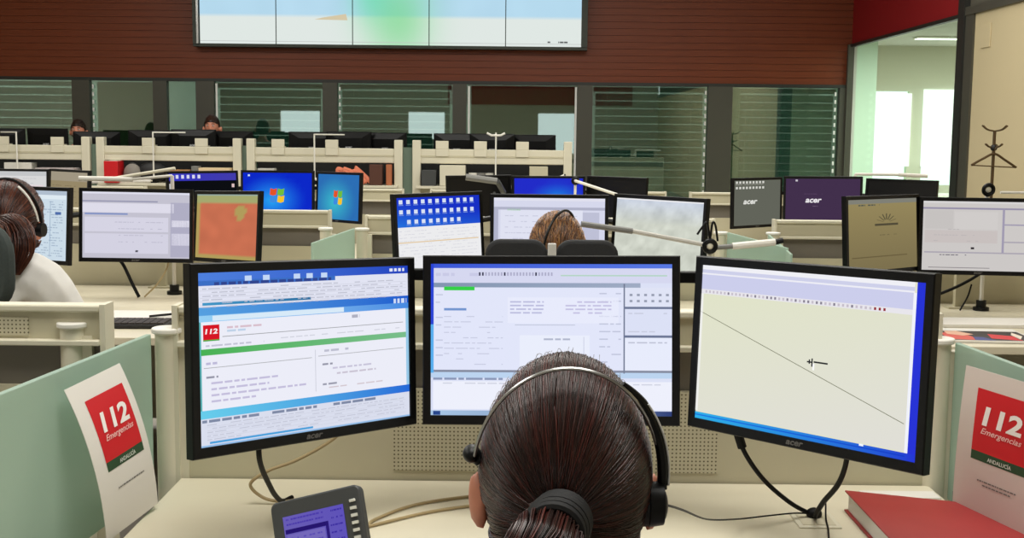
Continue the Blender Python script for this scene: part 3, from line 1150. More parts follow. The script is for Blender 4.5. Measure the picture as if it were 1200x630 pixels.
def make_glass(label, a, b, z0, z1, th=0.010, panes=1):
    """vertical frosted partition from a to b (plan points)"""
    a, b = Vector((*a, 0)), Vector((*b, 0))
    d = b - a
    t = thing('glass_partition', label, 'glass partition', (a.x, a.y, 0), math.atan2(d.y, d.x))
    L = d.length
    for k in range(panes):
        MB().box2((L * k / panes + (0.0025 if k else 0), -th / 2, z0), (L * (k + 1) / panes - 0.0025, th / 2, z1)).build('pane', FROST, t, 0.002)
    f = MB()
    for x in (0.06, L - 0.06):
        f.box2((x - 0.02, -0.014, z0 - 0.03), (x + 0.02, 0.014, z0 + 0.03))
    f.build('clamp', MGREY, t)
    return t


# near desk
make_worktop('pale desk of the near workstation under the dark phone', 0.10, 1.50, 2.585, 1.66)
make_panel('beige desk screen behind the three near monitors', 0.10, 2.59, 1.66, ((-0.36, -0.125, 0.752, 0.932), (-0.10, 0.36, 0.752, 0.932)))
make_panel('beige desk screen of the neighbouring desk, far left', -1.76, 2.59, 1.72, ((0.2, 0.70, 1.045, 1.085),))
make_post('white-capped post at the corner left of the near monitors', -0.758, 2.60, 1.065)
make_post('shorter-looking white-capped post behind the green glass, far left', -0.966, 2.60, 1.075)
make_post('cream post right of the near monitors beside the red folder', 0.942, 2.60, 1.06)
make_glass('tall frosted green glass partition along the left of the near desk', (-0.795, 2.585), (-0.905, 1.55), 0.70, 1.052, 0.012, 1)
make_glass('frosted glass partition right of the near desk behind the leaning sign', (0.978, 2.585), (1.075, 1.60), 0.70, 1.052, 0.012, 1)

# second and third rows
ROW2 = [(-1.73, 'the red-haired woman'), (0.13, 'the curly-haired person'), (2.05, 'the picture\'s right edge')]
for cx, who in ROW2:
    make_worktop('pale second-row desk at ' + who, cx, 4.40, 5.93 if cx < -1 else 5.58, 1.64)
    make_panel('beige second-row desk screen behind the monitors at ' + who, cx, 5.95 if cx < -1 else 5.6, 1.62)
for x, lb in ((-0.87, 'cream post under the teal flag monitor, left of the pair'), (-0.70, 'cream post under the teal flag monitor, right of the pair'),
              (0.97, 'cream post between aerial map screen and grey maker screen'), (1.215, 'cream post below the purple desktop monitor')):
    make_post(lb, x, 5.55, 1.06)
make_glass('frosted glass between the two posts under the teal monitor', (-0.735, 5.52), (-0.80, 4.75), 0.70, 1.06)
make_glass('frosted glass piece below the grey maker screen', (1.0, 5.52), (1.10, 4.75), 0.70, 1.06)
make_glass('frosted glass piece below the purple desktop, with a slanting top edge', (1.19, 5.52), (1.08, 4.6), 0.70, 1.05)
for cx, who in ((-3.42, 'the whitish page screen'), (-1.60, 'the flag desktops'), (0.25, 'the blue desktop'), (2.08, 'the purple desktop')):
    make_worktop('pale third-row desk under ' + who, cx, 7.2, 8.38, 1.64)
    make_panel('beige third-row desk screen behind ' + who, cx, 8.42, 1.64)


def make_mount(label, cx, y, z, w, posx, arms=()):
    t = thing('monitor_rail', label, 'monitor rail', (cx, y, 0))
    MB().box2((-w / 2, -0.012, z - 0.012), (w / 2, 0.012, z + 0.012)).build('beam', BLACK, t, 0.003)
    for x in posx:
        m = MB().box2((x - 0.02, -0.0, 0.73), (x + 0.02, 0.03, z + 0.01))
        m.box2((x - 0.06, -0.03, 0.73), (x + 0.06, 0.05, 0.738))
        m.build('upright', BLACK if y < 3 else BEIGE, t)
    for (ax, bx, by, bz) in arms:
        MB().tube([(ax, 0, z), (bx - cx, by - y, bz)], 0.013, 8).build('side_arm', BLACK, t)
    return t


make_mount('black beam carrying the three near monitors', 0.09, 2.50, 1.20, 1.0, (0.0,))
for cx, who, y, arms in ((-1.73, 'the red-haired woman\'s monitors', 5.86, ((-0.15, -2.13, 5.31, 1.1), (0.15, -1.31, 5.62, 1.1))),
                         (0.15, 'the lavender form monitor', 5.42, ((-0.25, -0.335, 5.05, 1.1), (0.25, 0.64, 5.05, 1.1))),
                         (2.05, 'the grey form monitor', 5.42, ((-0.25, 1.56, 5.15, 1.1),))):
    make_mount('black beam carrying ' + who, cx, y, 1.12, 0.5, (0,), arms)
for cx, who, arms in ((-3.42, 'the whitish page monitor', ((0.25, -2.94, 8.05, 1.09),)), (-1.6, 'the flag desktop monitors', ((-0.25, -2.11, 8.1, 1.09), (0.25, -1.14, 8.08, 1.09))),
                      (0.25, 'the blue desktop monitor', ((-0.25, -0.25, 8.15, 1.09), (0.25, 0.73, 8.15, 1.09))),
                      (2.1, 'the purple desktop monitor', ((-0.25, 1.63, 8.14, 1.09), (0.25, 2.63, 8.05, 1.09)))):
    make_mount('black beam carrying ' + who, cx, 8.32, 1.12, 0.5, (0,), arms)

# ------------------------------------------------------------------ emergency signs
def make_sign(label, TL, TR, BR, BL, bulge, back):
    TL, TR, BR, BL = map(Vector, (TL, TR, BR, BL))
    nrm = (TR - TL).cross(TL - BL).normalized()      # towards the viewer
    if nrm.dot(Vector((0, 0, 1.49)) - TL) < 0:
        nrm = -nrm
    org = (BL + BR) / 2
    t = thing('paper_sign', label, 'sign', tuple(org))

    def P(u, v, L):
        p = TL.lerp(TR, u).lerp(BL.lerp(BR, u), v)
        return tuple(p + nrm * (bulge * 4 * v * (1 - v) + 0.0005 * L) - org)
    m = MB()
    n = 16
    for L in (0, -2):
        vs = [P(u, k / n, L) for k in range(n + 1) for u in (0, 1)]
        m.add(vs, [(2 * k, 2 * k + 1, 2 * k + 3, 2 * k + 2) for k in range(n)])
    o = 2 * (n + 1)
    for k in range(n):
        m.f.append((2 * k, 2 * k + 2, o + 2 * k + 2, o + 2 * k))
        m.f.append((2 * k + 1, 2 * k + 3, o + 2 * k + 3, o + 2 * k + 1))
    m.f.append((0, 1, o + 1, o))
    m.f.append((2 * n, 2 * n + 1, o + 2 * n + 1, o + 2 * n))
    m.build('sheet', mat('dimmed_pink_paper', (212, 199, 191), 0.6) if back else PAPER, t)  # dim light and red bounce put into this sheet's grey-pink colour
    f = Flat(P, 4)
    f.rect(0.20, 0.12, 0.885, 0.535, (206, 26, 36), 1, None, 8)
    f.rect(0.20, 0.535, 0.885, 0.595, (40, 74, 46), 1, None, 2)
    f.text('112', 0.305, 0.225, 0.80, 0.355, (246, 240, 236), 3)
    f.text('Emergencias', 0.30, 0.372, 0.815, 0.424, (244, 196, 192), 3)
    f.text('ANDALUCIA', 0.42, 0.549, 0.72, 0.582, (220, 226, 216), 3)
    f.words(0.31, 0.80, 0.72, 0.009, (120, 116, 112), 2, 0.95)
    if back:
        f.words(0.38, 0.74, 0.745, 0.009, (120, 116, 112), 2, 0.95)
    f.build('print', PRINT, t)
    return t


make_sign('white sheet with red emergency square leaning on the left green glass', (-0.818, 2.15, 1.020), (-0.784, 2.357, 1.031), (-0.715, 2.361, 0.742), (-0.749, 2.154, 0.732), 0.016, False)
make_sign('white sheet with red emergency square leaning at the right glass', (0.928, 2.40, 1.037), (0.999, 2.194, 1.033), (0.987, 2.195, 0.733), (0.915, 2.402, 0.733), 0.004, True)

# ------------------------------------------------------------------ red folder, phone, desk cables
t = thing('ring_binder', 'big red ring binder lying on the near desk at the right', 'binder', (0.69, 2.395, 0.731))
MB().prism([(0.0, 0.040), (0.30, 0.012), (0.30, 0.015), (0.0, 0.0435)], 'y', -0.31, 0).build('cover', RED_B := mat('red_binder_card', (158, 46, 46), 0.5, noise_amt=0.08, noise_scale=9), t, 0.001)
MB().box2((0.0, -0.31, 0.0), (0.30, 0.0, 0.0035)).build('back_cover', RED_B, t, 0.001)
m = MB().prism([(0.006, 0.004), (0.285, 0.004), (0.285, 0.0125), (0.006, 0.0385)], 'y', -0.302, -0.008)
m.build('pages', PAPER, t)
o = MB().box((0, 0, 0.004), (0.16, 0.05, 0.008)).build('paper_stack', PAPER)
o.location = (0.835, 2.49, 0.73)
tag(o, 'strip of white papers on the desk just behind the red binder', 'papers')

t = thing('desk_phone', 'dark grey desk phone console with violet screen', 'phone', (-0.325, 1.98, 0.815))
t.matrix_world = Matrix.Translation((-0.325, 1.98, 0.815)) @ Matrix.Rotation(R(-14.8), 4, 'Z') @ Matrix.Rotation(R(-20.4), 4, 'X') @ Matrix.Rotation(R(-17.1), 4, 'Y')
poly = rrect(0.166, 0.132, 0.012)
m = MB().prism(poly, 'y', 0, 0.022)
m.build('console', DGREY, t, 0.003)
fl = Flat(lambda u, v, L: (-0.062 + u * 0.112, -0.0012 - 0.0003 * L, 0.038 - v * 0.094), 8)
fl.rect(0, 0, 1, 1, (104, 92, 178), 0, (94, 82, 184))
fl.rect(0.02, 0.24, 0.72, 0.32, (38, 22, 110), 1)
fl.rect(0.68, 0.24, 0.73, 0.95, (44, 28, 120), 1)
fl.rect(0.04, 0.34, 0.66, 0.95, (116, 104, 186), 1)
for k in range(7):
    fl.words(0.76, 0.97, 0.06 + k * 0.13, 0.03, (62, 48, 160), 2)
for k in range(2):
    fl.words(0.05, 0.66, 0.05 + k * 0.09, 0.03, (74, 58, 168), 2)
for k in range(5):
    fl.words(0.07, 0.62, 0.40 + k * 0.1, 0.03, (92, 78, 178), 2)
fl.build('screen', SCREEN, t)
KEYM = mat('pale_key', (206, 206, 196), 0.4)
km = None
for k in range(6):
    o = bpy.data.objects.new('key', km) if km else MB().box((0, -0.002, 0), (0.011, 0.004, 0.005)).build('key', KEYM, t, 0.001)
    if km:
        COL.objects.link(o)
        o.parent = t
    km = o.data
    o.location = (0.068, 0, 0.040 - k * 0.0125)
MB().box2((-0.05, 0.022, -0.05), (0.05, 0.028, 0.02)).build('rear_plate', BLACKM, t)
m = MB().prism([(0.02, -0.01), (0.09, -0.062), (0.10, -0.062), (0.03, 0.02)], 'x', -0.04, 0.04)
m.build('stand', BLACKM, t)


def bez(pts, n=10):
    """smooth Catmull-Rom path"""
    P = [Vector(p) for p in pts]
    P = [P[0] * 2 - P[1]] + P + [P[-1] * 2 - P[-2]]
    out = []
    for i in range(1, len(P) - 2):
        for k in range(n):
            s = k / n
            a, b, c, d = P[i - 1:i + 3]
            out.append(0.5 * ((2 * b) + (c - a) * s + (2 * a - 5 * b + 4 * c - d) * s * s + (3 * b - a - 3 * c + d) * s ** 3))
    out.append(P[-2])
    return out


def cable(label, pts, r, m, cat='cable'):
    o = MB().tube(bez(pts), r, 8).build('cable', m)
    return tag(o, label, cat)


cable('thick black cable dropping from the left near monitor to the desk', [(-0.455, 2.12, 0.96), (-0.455, 2.12, 0.90), (-0.463, 2.25, 0.812), (-0.47, 2.35, 0.76), (-0.468, 2.40, 0.737), (-0.455, 2.43, 0.736)], 0.0052, RUBBER)
cable('beige cable looping under the left near monitor', [(-0.33, 2.44, 0.90), (-0.372, 2.44, 0.857), (-0.44, 2.42, 0.82), (-0.50, 2.40, 0.80), (-0.535, 2.40, 0.772), (-0.51, 2.40, 0.745), (-0.47, 2.40, 0.736), (-0.44, 2.42, 0.735)], 0.0036, TAN_CABLE)
cable('upper of two beige cords lying on the desk right of the phone', [(-0.275, 2.26, 0.734), (-0.265, 2.30, 0.734), (-0.20, 2.39, 0.734), (-0.10, 2.45, 0.734), (0.03, 2.49, 0.734)], 0.0032, TAN_CABLE)
cable('lower of two beige cords lying on the desk right of the phone', [(-0.28, 2.25, 0.734), (-0.24, 2.285, 0.734), (-0.16, 2.35, 0.734), (-0.06, 2.40, 0.734), (0.05, 2.43, 0.734)], 0.0032, TAN_CABLE)
o = cable('black cable with plug dropping from the left of the map monitor', [(0.43, 2.26, 0.97), (0.437, 2.25, 0.93), (0.455, 2.25, 0.885), (0.50, 2.28, 0.825), (0.56, 2.32, 0.77), (0.605, 2.34, 0.742), (0.62, 2.335, 0.738)], 0.0046, RUBBER)
MB().tube([(0.437, 2.25, 0.93), (0.447, 2.25, 0.90)], 0.009, 10).build('plug', RUBBER, o)
cable('thick black cable dropping from the right of the map monitor', [(0.615, 2.13, 0.96), (0.617, 2.14, 0.905), (0.615, 2.18, 0.85), (0.61, 2.26, 0.79), (0.612, 2.32, 0.745), (0.618, 2.335, 0.738)], 0.0052, RUBBER)
cable('thin black cord hooked beside the cable knot on the desk', [(0.615, 2.34, 0.742), (0.632, 2.35, 0.755), (0.636, 2.34, 0.765), (0.63, 2.31, 0.742), (0.622, 2.26, 0.735), (0.60, 2.17, 0.735)], 0.0018, RUBBER)
o = MB().ellipsoid((0, 0, 0.012), (0.016, 0.014, 0.012)).build('cable_knot', RUBBER)
o.location = (0.614, 2.34, 0.730)
tag(o, 'black knot of tied cables on the desk below the map monitor', 'cable tie')
t = thing('cable_outlet', 'cream rectangular cable outlet set in the near desk', 'cable outlet', (0.613, 2.33, 0.73))
MB().box((0, 0, 0.002), (0.085, 0.10, 0.004)).build('frame', CREAM, t, 0.002)
MB().box((0, 0, 0.0045), (0.065, 0.08, 0.001)).build('lid', mat('cream_lid', (206, 198, 172), 0.5), t)

# ------------------------------------------------------------------ people
def skin_mesh(verts, edges, radii, root, voxel, extra=None, smooth_it=6, name='body'):
    me = bpy.data.meshes.new('skeleton')
    me.from_pydata([tuple(v) for v in verts], edges, [])
    o = bpy.data.objects.new('skeleton', me)
    COL.objects.link(o)
    o.modifiers.new('skin', 'SKIN')
    sd = me.skin_vertices[0].data
    for i, r in enumerate(radii):
        sd[i].radius = r if isinstance(r, (tuple, list)) else (r, r)
        sd[i].use_root = (i == root)
    s = o.modifiers.new('sub', 'SUBSURF')
    s.levels = s.render_levels = 1
    dg = bpy.context.evaluated_depsgraph_get()
    a = bpy.data.meshes.new_from_object(o.evaluated_get(dg))
    bpy.data.objects.remove(o)
    bm = bmesh.new()
    bm.from_mesh(a)
    if extra is not None:
        bm.from_mesh(extra)
    j = bpy.data.meshes.new('joined')
    bm.to_mesh(j)
    bm.free()
    o = bpy.data.objects.new('joined', j)
    COL.objects.link(o)
    rm = o.modifiers.new('remesh', 'REMESH')
    rm.mode = 'VOXEL'
    rm.voxel_size = voxel
    sm = o.modifiers.new('smooth', 'SMOOTH')
    sm.factor = 0.5
    sm.iterations = smooth_it
    dg = bpy.context.evaluated_depsgraph_get()
    res = bpy.data.meshes.new_from_object(o.evaluated_get(dg))
    res.name = name
    bpy.data.objects.remove(o)
    res.polygons.foreach_set('use_smooth', [True] * len(res.polygons))
    return res


HC = Vector((0, 0.045, 1.112))           # head centre of the seated figure (faces +Y)
HR = Vector((0.076, 0.094, 0.122))


def head_extra(HC):
    m = MB()
    nu, nv = 32, 24
    vs = []
    for j in range(nv + 1):
        ph_ = math.pi * j / nv
        for i in range(nu):
            th = 2 * math.pi * i / nu
            d = Vector((math.sin(ph_) * math.cos(th), math.sin(ph_) * math.sin(th), math.cos(ph_)))
            p = Vector((d.x * HR.x, d.y * HR.y, d.z * HR.z))
            if d.z < 0:                        # jaw and chin
                k = -d.z
                p.x *= 1 - 0.28 * k
                p.y = p.y * (1 - 0.25 * k) + 0.022 * k
            if d.y > 0.6 and 0.0 < d.z < 0.25:  # brow line and eye hollows
                p.y -= 0.006 * math.exp(-((abs(d.x) - 0.4) / 0.18) ** 2)
            vs.append(HC + p)
    fs = []
    for j in range(nv):
        for i in range(nu):
            i2 = (i + 1) % nu
            fs.append((j * nu + i, (j + 1) * nu + i, (j + 1) * nu + i2, j * nu + i2))
    m.add(vs, fs)
    m.ellipsoid(HC + Vector((0, 0.096, -0.022)), (0.013, 0.018, 0.012))               # nose tip
    m.tube([HC + Vector((0, 0.088, 0.018)), HC + Vector((0, 0.102, -0.018))], [0.008, 0.011], 10)
    m.ellipsoid(HC + Vector((0, 0.082, -0.058)), (0.024, 0.012, 0.011))               # mouth
    m.ellipsoid(HC + Vector((0, 0.070, -0.100)), (0.024, 0.018, 0.016))               # chin
    for s in (-1, 1):                                                                # ears
        M = Matrix.Rotation(R(-s * 24), 3, 'Z') @ Matrix.Rotation(R(-10), 3, 'X')
        m.ellipsoid(HC + Vector((s * 0.097, -0.012, -0.024)), (0.010, 0.022, 0.036), M)
        m.ellipsoid(HC + Vector((s * 0.084, 0.0, -0.022)), (0.016, 0.013, 0.024), M)
    return m.mesh('head', 0)


def build_body(off=Vector((0, 0, 0)), hand=Vector((0, 0, 0)), name='body'):
    V, E_, Rr = [], [], []
    HO = hand

    def node(p, r, parent=None):
        V.append(p)
        Rr.append(r)
        if parent is not None:
            E_.append((parent, len(V) - 1))
        return len(V) - 1
    pel = node((0, 0, 0.50), (0.145, 0.11))
    s1 = node((0, -0.01, 0.62), (0.125, 0.10), pel)
    s2 = node((0, 0.0, 0.76), (0.14, 0.105), s1)
    s3 = node((0, 0.0, 0.88), (0.115, 0.085), s2)
    nb = node((0, 0.012, 0.965), (0.052, 0.052), s3)
    nt = node(Vector((0, 0.03, 1.03)) + off, (0.047, 0.050), nb)
    node(Vector((0, 0.04, 1.10)) + off, (0.05, 0.05), nt)
    for s in (-1, 1):
        cl = node((s * 0.09, 0.0, 0.905), (0.06, 0.06), s3)
        sh = node((s * 0.165, 0.0, 0.885), (0.056, 0.056), cl)
        el = node((s * 0.215, 0.08, 0.685), 0.040, sh)
        fa = node(Vector((s * 0.19, 0.20, 0.735)) + HO * 0.6, 0.037, el)
        wr = node(Vector((s * 0.155, 0.315, 0.775)) + HO, 0.024, fa)
        pm = node(Vector((s * 0.145, 0.37, 0.775)) + HO, (0.024, 0.017), wr)
        pk = node(Vector((s * 0.14, 0.405, 0.775)) + HO, (0.030, 0.014), pm)
        for k, (dx, ln) in enumerate(((-0.028, 0.068), (-0.009, 0.078), (0.010, 0.072), (0.028, 0.056))):
            x = s * 0.14 - s * dx
            f1 = node(Vector((x, 0.425, 0.777)) + HO, 0.0085, pk)
            f2 = node(Vector((x - s * 0.1 * dx, 0.425 + ln * 0.5, 0.774)) + HO, 0.0078, f1)
            node(Vector((x - s * 0.15 * dx, 0.425 + ln * 0.95, 0.755)) + HO, 0.0068, f2)
        t1 = node(Vector((s * 0.108, 0.375, 0.768)) + HO, 0.0105, pm)
        node(Vector((s * 0.092, 0.41, 0.760)) + HO, 0.0085, t1)
        hp = node((s * 0.085, 0.04, 0.485), 0.095, pel)
        kn = node((s * 0.115, 0.42, 0.485), 0.062, hp)
        cf = node((s * 0.115, 0.41, 0.33), 0.056, kn)
        an = node((s * 0.115, 0.40, 0.08), 0.038, cf)
        node((s * 0.125, 0.53, 0.035), (0.042, 0.034), an)
    return skin_mesh(V, E_, Rr, pel, 0.0075, head_extra(HC + off), 5, name)


def build_shirt(hand=Vector((0, 0, 0)), neck=(0, 0.008, 0.955), k=1.0):
    V, E_, Rr = [], [], []

    def node(p, r, parent=None):
        V.append(p)
        Rr.append(r)
        if parent is not None:
            E_.append((parent, len(V) - 1))
        return len(V) - 1
    pel = node((0, 0, 0.47), (0.165, 0.13))
    s1 = node((0, -0.01, 0.62), (0.148, 0.122), pel)
    s2 = node((0, 0.0, 0.76), (0.158, 0.122), s1)
    s3 = node((0, 0.0, 0.875), (0.130, 0.102), s2)
    node(neck, (0.066, 0.066), s3)
    for s in (-1, 1):
        cl = node((s * 0.09, 0.0, 0.898), (0.076 * k, 0.074 * k), s3)
        sh = node((s * 0.168, 0.0, 0.878), (0.072 * k, 0.070 * k), cl)
        el = node((s * 0.22, 0.08, 0.682), 0.056 * k * k, sh)
        fa = node(Vector((s * 0.193, 0.20, 0.735)) + hand * 0.6, 0.050 * k * k, el)
        node(Vector((s * 0.165, 0.285, 0.762)) + hand * 0.9, 0.042 * k, fa)
    return skin_mesh(V, E_, Rr, pel, 0.010, None, 4, 'shirt')


def build_trousers():
    V, E_, Rr = [], [], []

    def node(p, r, parent=None):
        V.append(p)
        Rr.append(r)
        if parent is not None:
            E_.append((parent, len(V) - 1))
        return len(V) - 1
    pel = node((0, 0, 0.50), (0.155, 0.12))
    node((0, 0, 0.58), (0.14, 0.115), pel)
    for s in (-1, 1):
        hp = node((s * 0.088, 0.04, 0.485), 0.105, pel)
        kn = node((s * 0.115, 0.425, 0.485), 0.075, hp)
        cf = node((s * 0.115, 0.41, 0.33), 0.068, kn)
        node((s * 0.115, 0.40, 0.10), 0.055, cf)
    return skin_mesh(V, E_, Rr, pel, 0.012, None, 4, 'trousers')


BODY = build_body()
BODY.materials.append(SKIN)
HUNCH = Vector((0, 0.075, -0.075))
LAP = Vector((0, -0.05, -0.20))
BODY_H = build_body(HUNCH, LAP)
BODY_H.materials.append(SKIN)
SHIRT = build_shirt()
SHIRT.materials.append(WHITE)
SHIRT_H = build_shirt(LAP, (0, 0.03, 0.978), 1.18)
SHIRT_H.materials.append(WHITE)
TROUS = build_trousers()
TROUS.materials.append(mat('dark_trousers', (34, 36, 46), 0.8))


def hair_object(parent, seed, n, cols, tie_dir, rad, cen, strand_r, tail=None, fly=0, curly=0.0, bun_len=0.2):
    """scalp cap plus strands combed over the head to the tie point; one hair part"""
    rnd = random.Random(seed)
    V, F, C = [], [], []
    cen = Vector(cen)
    td = Vector(tie_dir).normalized()

    def rr(d, k=1.0):
        return k / math.sqrt((d.x / rad[0]) ** 2 + (d.y / rad[1]) ** 2 + (d.z / rad[2]) ** 2)

    def face(d):
        return (d.y > 0.30 and d.z < 0.50 - 0.2 * (1 - d.y)) or d.z < -0.72 or (abs(d.x) > 0.8 and d.z < -0.12 and d.y > -0.25)
    # cap
    nu, nv = 40, 28
    idx = {}
    for j in range(nv + 1):
        a = math.pi * j / nv
        for i in range(nu):
            th = 2 * math.pi * i / nu
            d = Vector((math.sin(a) * math.cos(th), math.sin(a) * math.sin(th), math.cos(a)))
            idx[(j, i)] = len(V)
            k = 0.955 if not face(d) else 0.80
            V.append(cen + d * rr(d, k))
            C.append(lin(cols[0]))
    for j in range(nv):
        for i in range(nu):
            i2 = (i + 1) % nu
            F.append((idx[(j, i)], idx[(j + 1, i)], idx[(j + 1, i2)], idx[(j, i2)]))

    def strand(pts, r, col):
        o = len(V)
        k = len(pts)
        prev = None
        for q, p in enumerate(pts):
            t_ = (pts[min(q + 1, k - 1)] - pts[max(q - 1, 0)])
            if t_.length < 1e-9:
                t_ = Vector((0, 0, 1))
            t_.normalize()
            a = t_.orthogonal() if prev is None else (prev - t_ * prev.dot(t_))
            if a.length < 1e-6:
                a = t_.orthogonal()
            a.normalize()
            prev = a
            b = t_.cross(a)
            w = r * (1.0 - 0.5 * q / k)
            for h in range(3):
                g = 2 * math.pi * h / 3
                V.append(p + (a * math.cos(g) + b * math.sin(g)) * w)
                C.append(col)
        for q in range(k - 1):
            for h in range(3):
                h2 = (h + 1) % 3
                F.append((o + 3 * q + h, o + 3 * q + h2, o + 3 * q + 3 + h2, o + 3 * q + 3 + h))

    def pick():
        c = cols[rnd.randrange(len(cols))]
        k = rnd.uniform(0.8, 1.25)
        return tuple(min(1, x * k) for x in lin(c))
    tie_p = cen + td * rr(td, 1.0)
    done = 0
    while done < n:
        d = Vector((rnd.gauss(0, 1), rnd.gauss(0, 1), rnd.gauss(0, 1)))
        if d.length < 1e-3:
            continue
        d.normalize()
        if face(d) or d.dot(td) > 0.96:
            continue
        done += 1
        ang = d.angle(td)
        ax = d.cross(td)
        if ax.length < 1e-4:
            continue
        ax.normalize()
        if rnd.random() < 0.75:                 # grow from the hairline, not from the middle of the scalp
            for _ in range(22):
                e = Matrix.Rotation(-0.07, 3, ax) @ d
                if face(e) or e.angle(td) > 2.75:
                    break
                d = e
            ang = d.angle(td)
        span = rnd.uniform(0.5, 1.0) if ang > 0.9 else 1.0
        lay = rnd.uniform(0.975, 1.012)
        waver = rnd.uniform(-1, 1) * 0.05
        ph0 = rnd.uniform(0, 6.28)
        pts = []
        K = 11
        for q in range(K):
            s_ = q / (K - 1) * span
            dd = Matrix.Rotation(ang * s_, 3, ax) @ d
            side = ax * waver * math.sin(math.pi * s_)
            dd = (dd + side).normalized()
            k = lay + 0.012 * math.sin(math.pi * s_) - 0.03 * max(0, s_ - 0.85) / 0.15 - 0.03 * max(0, 0.12 - s_) / 0.12
            if curly:
                k += curly * math.sin(s_ * 26 + ph0)
                dd = (dd + ax * curly * 1.2 * math.cos(s_ * 26 + ph0)).normalized()
            p = cen + dd * rr(dd, k)
            if s_ > 0.88:
                p = p.lerp(tie_p, min(1, (s_ - 0.88) / 0.12) * 0.75)
            pts.append(p)
        strand(pts, strand_r * rnd.uniform(0.7, 1.3), pick())
    for _ in range(fly):
        d = Vector((rnd.uniform(-1, 0.9), rnd.uniform(-0.2, 0.5), rnd.uniform(0.15, 1))).normalized()
        a = d.cross(td).normalized()
        pts = []
        L0 = rnd.uniform(0.3, 0.7)
        lift = rnd.uniform(0.02, 0.07)
        for q in range(8):
            s_ = q / 7
            dd = Matrix.Rotation(L0 * (s_ - 0.6), 3, a) @ d
            pts.append(cen + dd * rr(dd, 1.0 + lift * (1 - s_) ** 0.7))
        strand(pts, 0.00035, pick())
    if tail:
        path, wid = tail
        path = [Vector(p) for p in path]
        fine = bez(path, 6)
        for _ in range(int(n * 0.28)):
            a0, r0 = rnd.uniform(0, 6.283), math.sqrt(rnd.random())
            e = rnd.uniform(0.75, 1.0)
            pts = []
            m_ = len(fine)
            for q in range(0, m_, 2):
                s_ = q / (m_ - 1)
                if s_ > e:
                    break
                w = wid * (0.55 + 0.9 * math.sin(math.pi * min(1, s_ * 0.9 + 0.12)) ** 0.8) * (1 - 0.5 * s_ ** 2)
                t_ = (fine[min(q + 1, m_ - 1)] - fine[max(q - 1, 0)]).normalized()
                u_ = t_.cross(Vector((0.3, 1, 0.2))).normalized()
                v_ = t_.cross(u_)
                wob = 0.15 * math.sin(s_ * 9 + a0 * 3)
                pts.append(fine[q] + (u_ * math.cos(a0 + wob) + v_ * math.sin(a0 + wob)) * r0 * w)
            if len(pts) > 2:
                strand(pts, strand_r * rnd.uniform(0.8, 1.4), pick())
    me = bpy.data.meshes.new('hair')
    me.from_pydata([tuple(p) for p in V], [], F)
    at = me.color_attributes.new('Col', 'FLOAT_COLOR', 'POINT')
    at.data.foreach_set('color', [x for c in C for x in (*c, 1.0)])
    me.polygons.foreach_set('use_smooth', [True] * len(me.polygons))
    me.materials.append(HAIR)
    o = bpy.data.objects.new('hair', me)
    COL.objects.link(o)
    o.parent = parent
    return o


def person(label, loc, rz, scale, shirt, body=None):
    t = thing('person', label, 'person', loc, rz)
    t.scale = (scale,) * 3
    for nm, me in (('body', body or BODY), ('shirt', SHIRT_H if body else SHIRT), ('trousers', TROUS)):
        o = bpy.data.objects.new(nm, me)
        COL.objects.link(o)
        o.parent = t
        if nm == 'shirt':
            o.material_slots[0].link = 'OBJECT'
            o.material_slots[0].material = shirt
    return t


def face_parts(t, off=Vector((0, 0, 0))):
    HC = globals()['HC'] + off
    for s in (-1, 1):
        e = MB().ellipsoid(HC + Vector((s * 0.030, 0.080, 0.014)), (0.0125, 0.010, 0.008)).build('eye', EYE, t)
        MB().ellipsoid(HC + Vector((s * 0.030, 0.0885, 0.014)), (0.0055, 0.003, 0.0055)).build('iris', IRIS, e)
        MB().tube([HC + Vector((s * 0.016, 0.092, 0.033)), HC + Vector((s * 0.03, 0.091, 0.037)), HC + Vector((s * 0.046, 0.080, 0.032))], 0.003, 6).build('eyebrow', IRIS, t)
    MB().ellipsoid(HC + Vector((0, 0.092, -0.056)), (0.021, 0.006, 0.0065)).build('lips', LIP, t)


SH_WHITE = mat('white_shirt', (228, 226, 222), 0.8, noise_amt=0.03, noise_scale=30)
SH_GREY = mat('grey_blouse', (120, 116, 120), 0.85)
SH_DARK = mat('dark_blouse', (52, 50, 60), 0.85)
SH_RED = mat('dark_red_blouse', (120, 44, 44), 0.85)

# near operator, seen from behind
OPL = Vector((0.062, 1.262, 0.0))
op = person('dark-haired person in a headset, seen from behind at the near desk', OPL, 0, 1.0, SH_GREY)
OC = (0, 0.045, 1.113)
hair_object(op, 11, 4600, [(46, 27, 23), (58, 31, 26), (38, 24, 21), (84, 38, 31), (66, 29, 24), (42, 28, 25)], (-0.10, -0.86, -0.06 - 0.10), (0.0955, 0.106, 0.137), OC, 0.00085,
            tail=([(-0.012, -0.055, 1.092), (-0.022, -0.10, 1.090), (-0.036, -0.125, 1.062), (-0.044, -0.125, 1.00), (-0.045, -0.115, 0.90), (-0.04, -0.11, 0.80)], 0.030), fly=170)
m = MB()
for k in range(5):
    c = Vector((-0.008, -0.074, 1.102)) + Vector((-0.14, -0.45, -0.05)).normalized() * (0.0078 * k)
    m.ring(c, (-0.25 + 0.03 * k, -0.95, -0.12), 0.029 - 0.001 * abs(k - 2), 0.0056, 30, 8)
m.build('hair_tie', mat('black_elastic', (14, 14, 16), 0.75), op, label='thick coiled black hair tie')
face_parts(op)

# headset of the near operator
t = thing('headset', 'black and silver headset on the dark-haired operator\'s head', 'headset', tuple(OPL + Vector((0, 0.03, 1.113))))


def arc(a0, a1, rx, rz, y=0.0, n=24, top_y=-0.03):
    pts = []
    for k in range(n + 1):
        a = R(a0 + (a1 - a0) * k / n)
        pts.append((rx * math.cos(a), y + top_y * max(0, math.sin(a)), rz * math.sin(a)))
    return pts


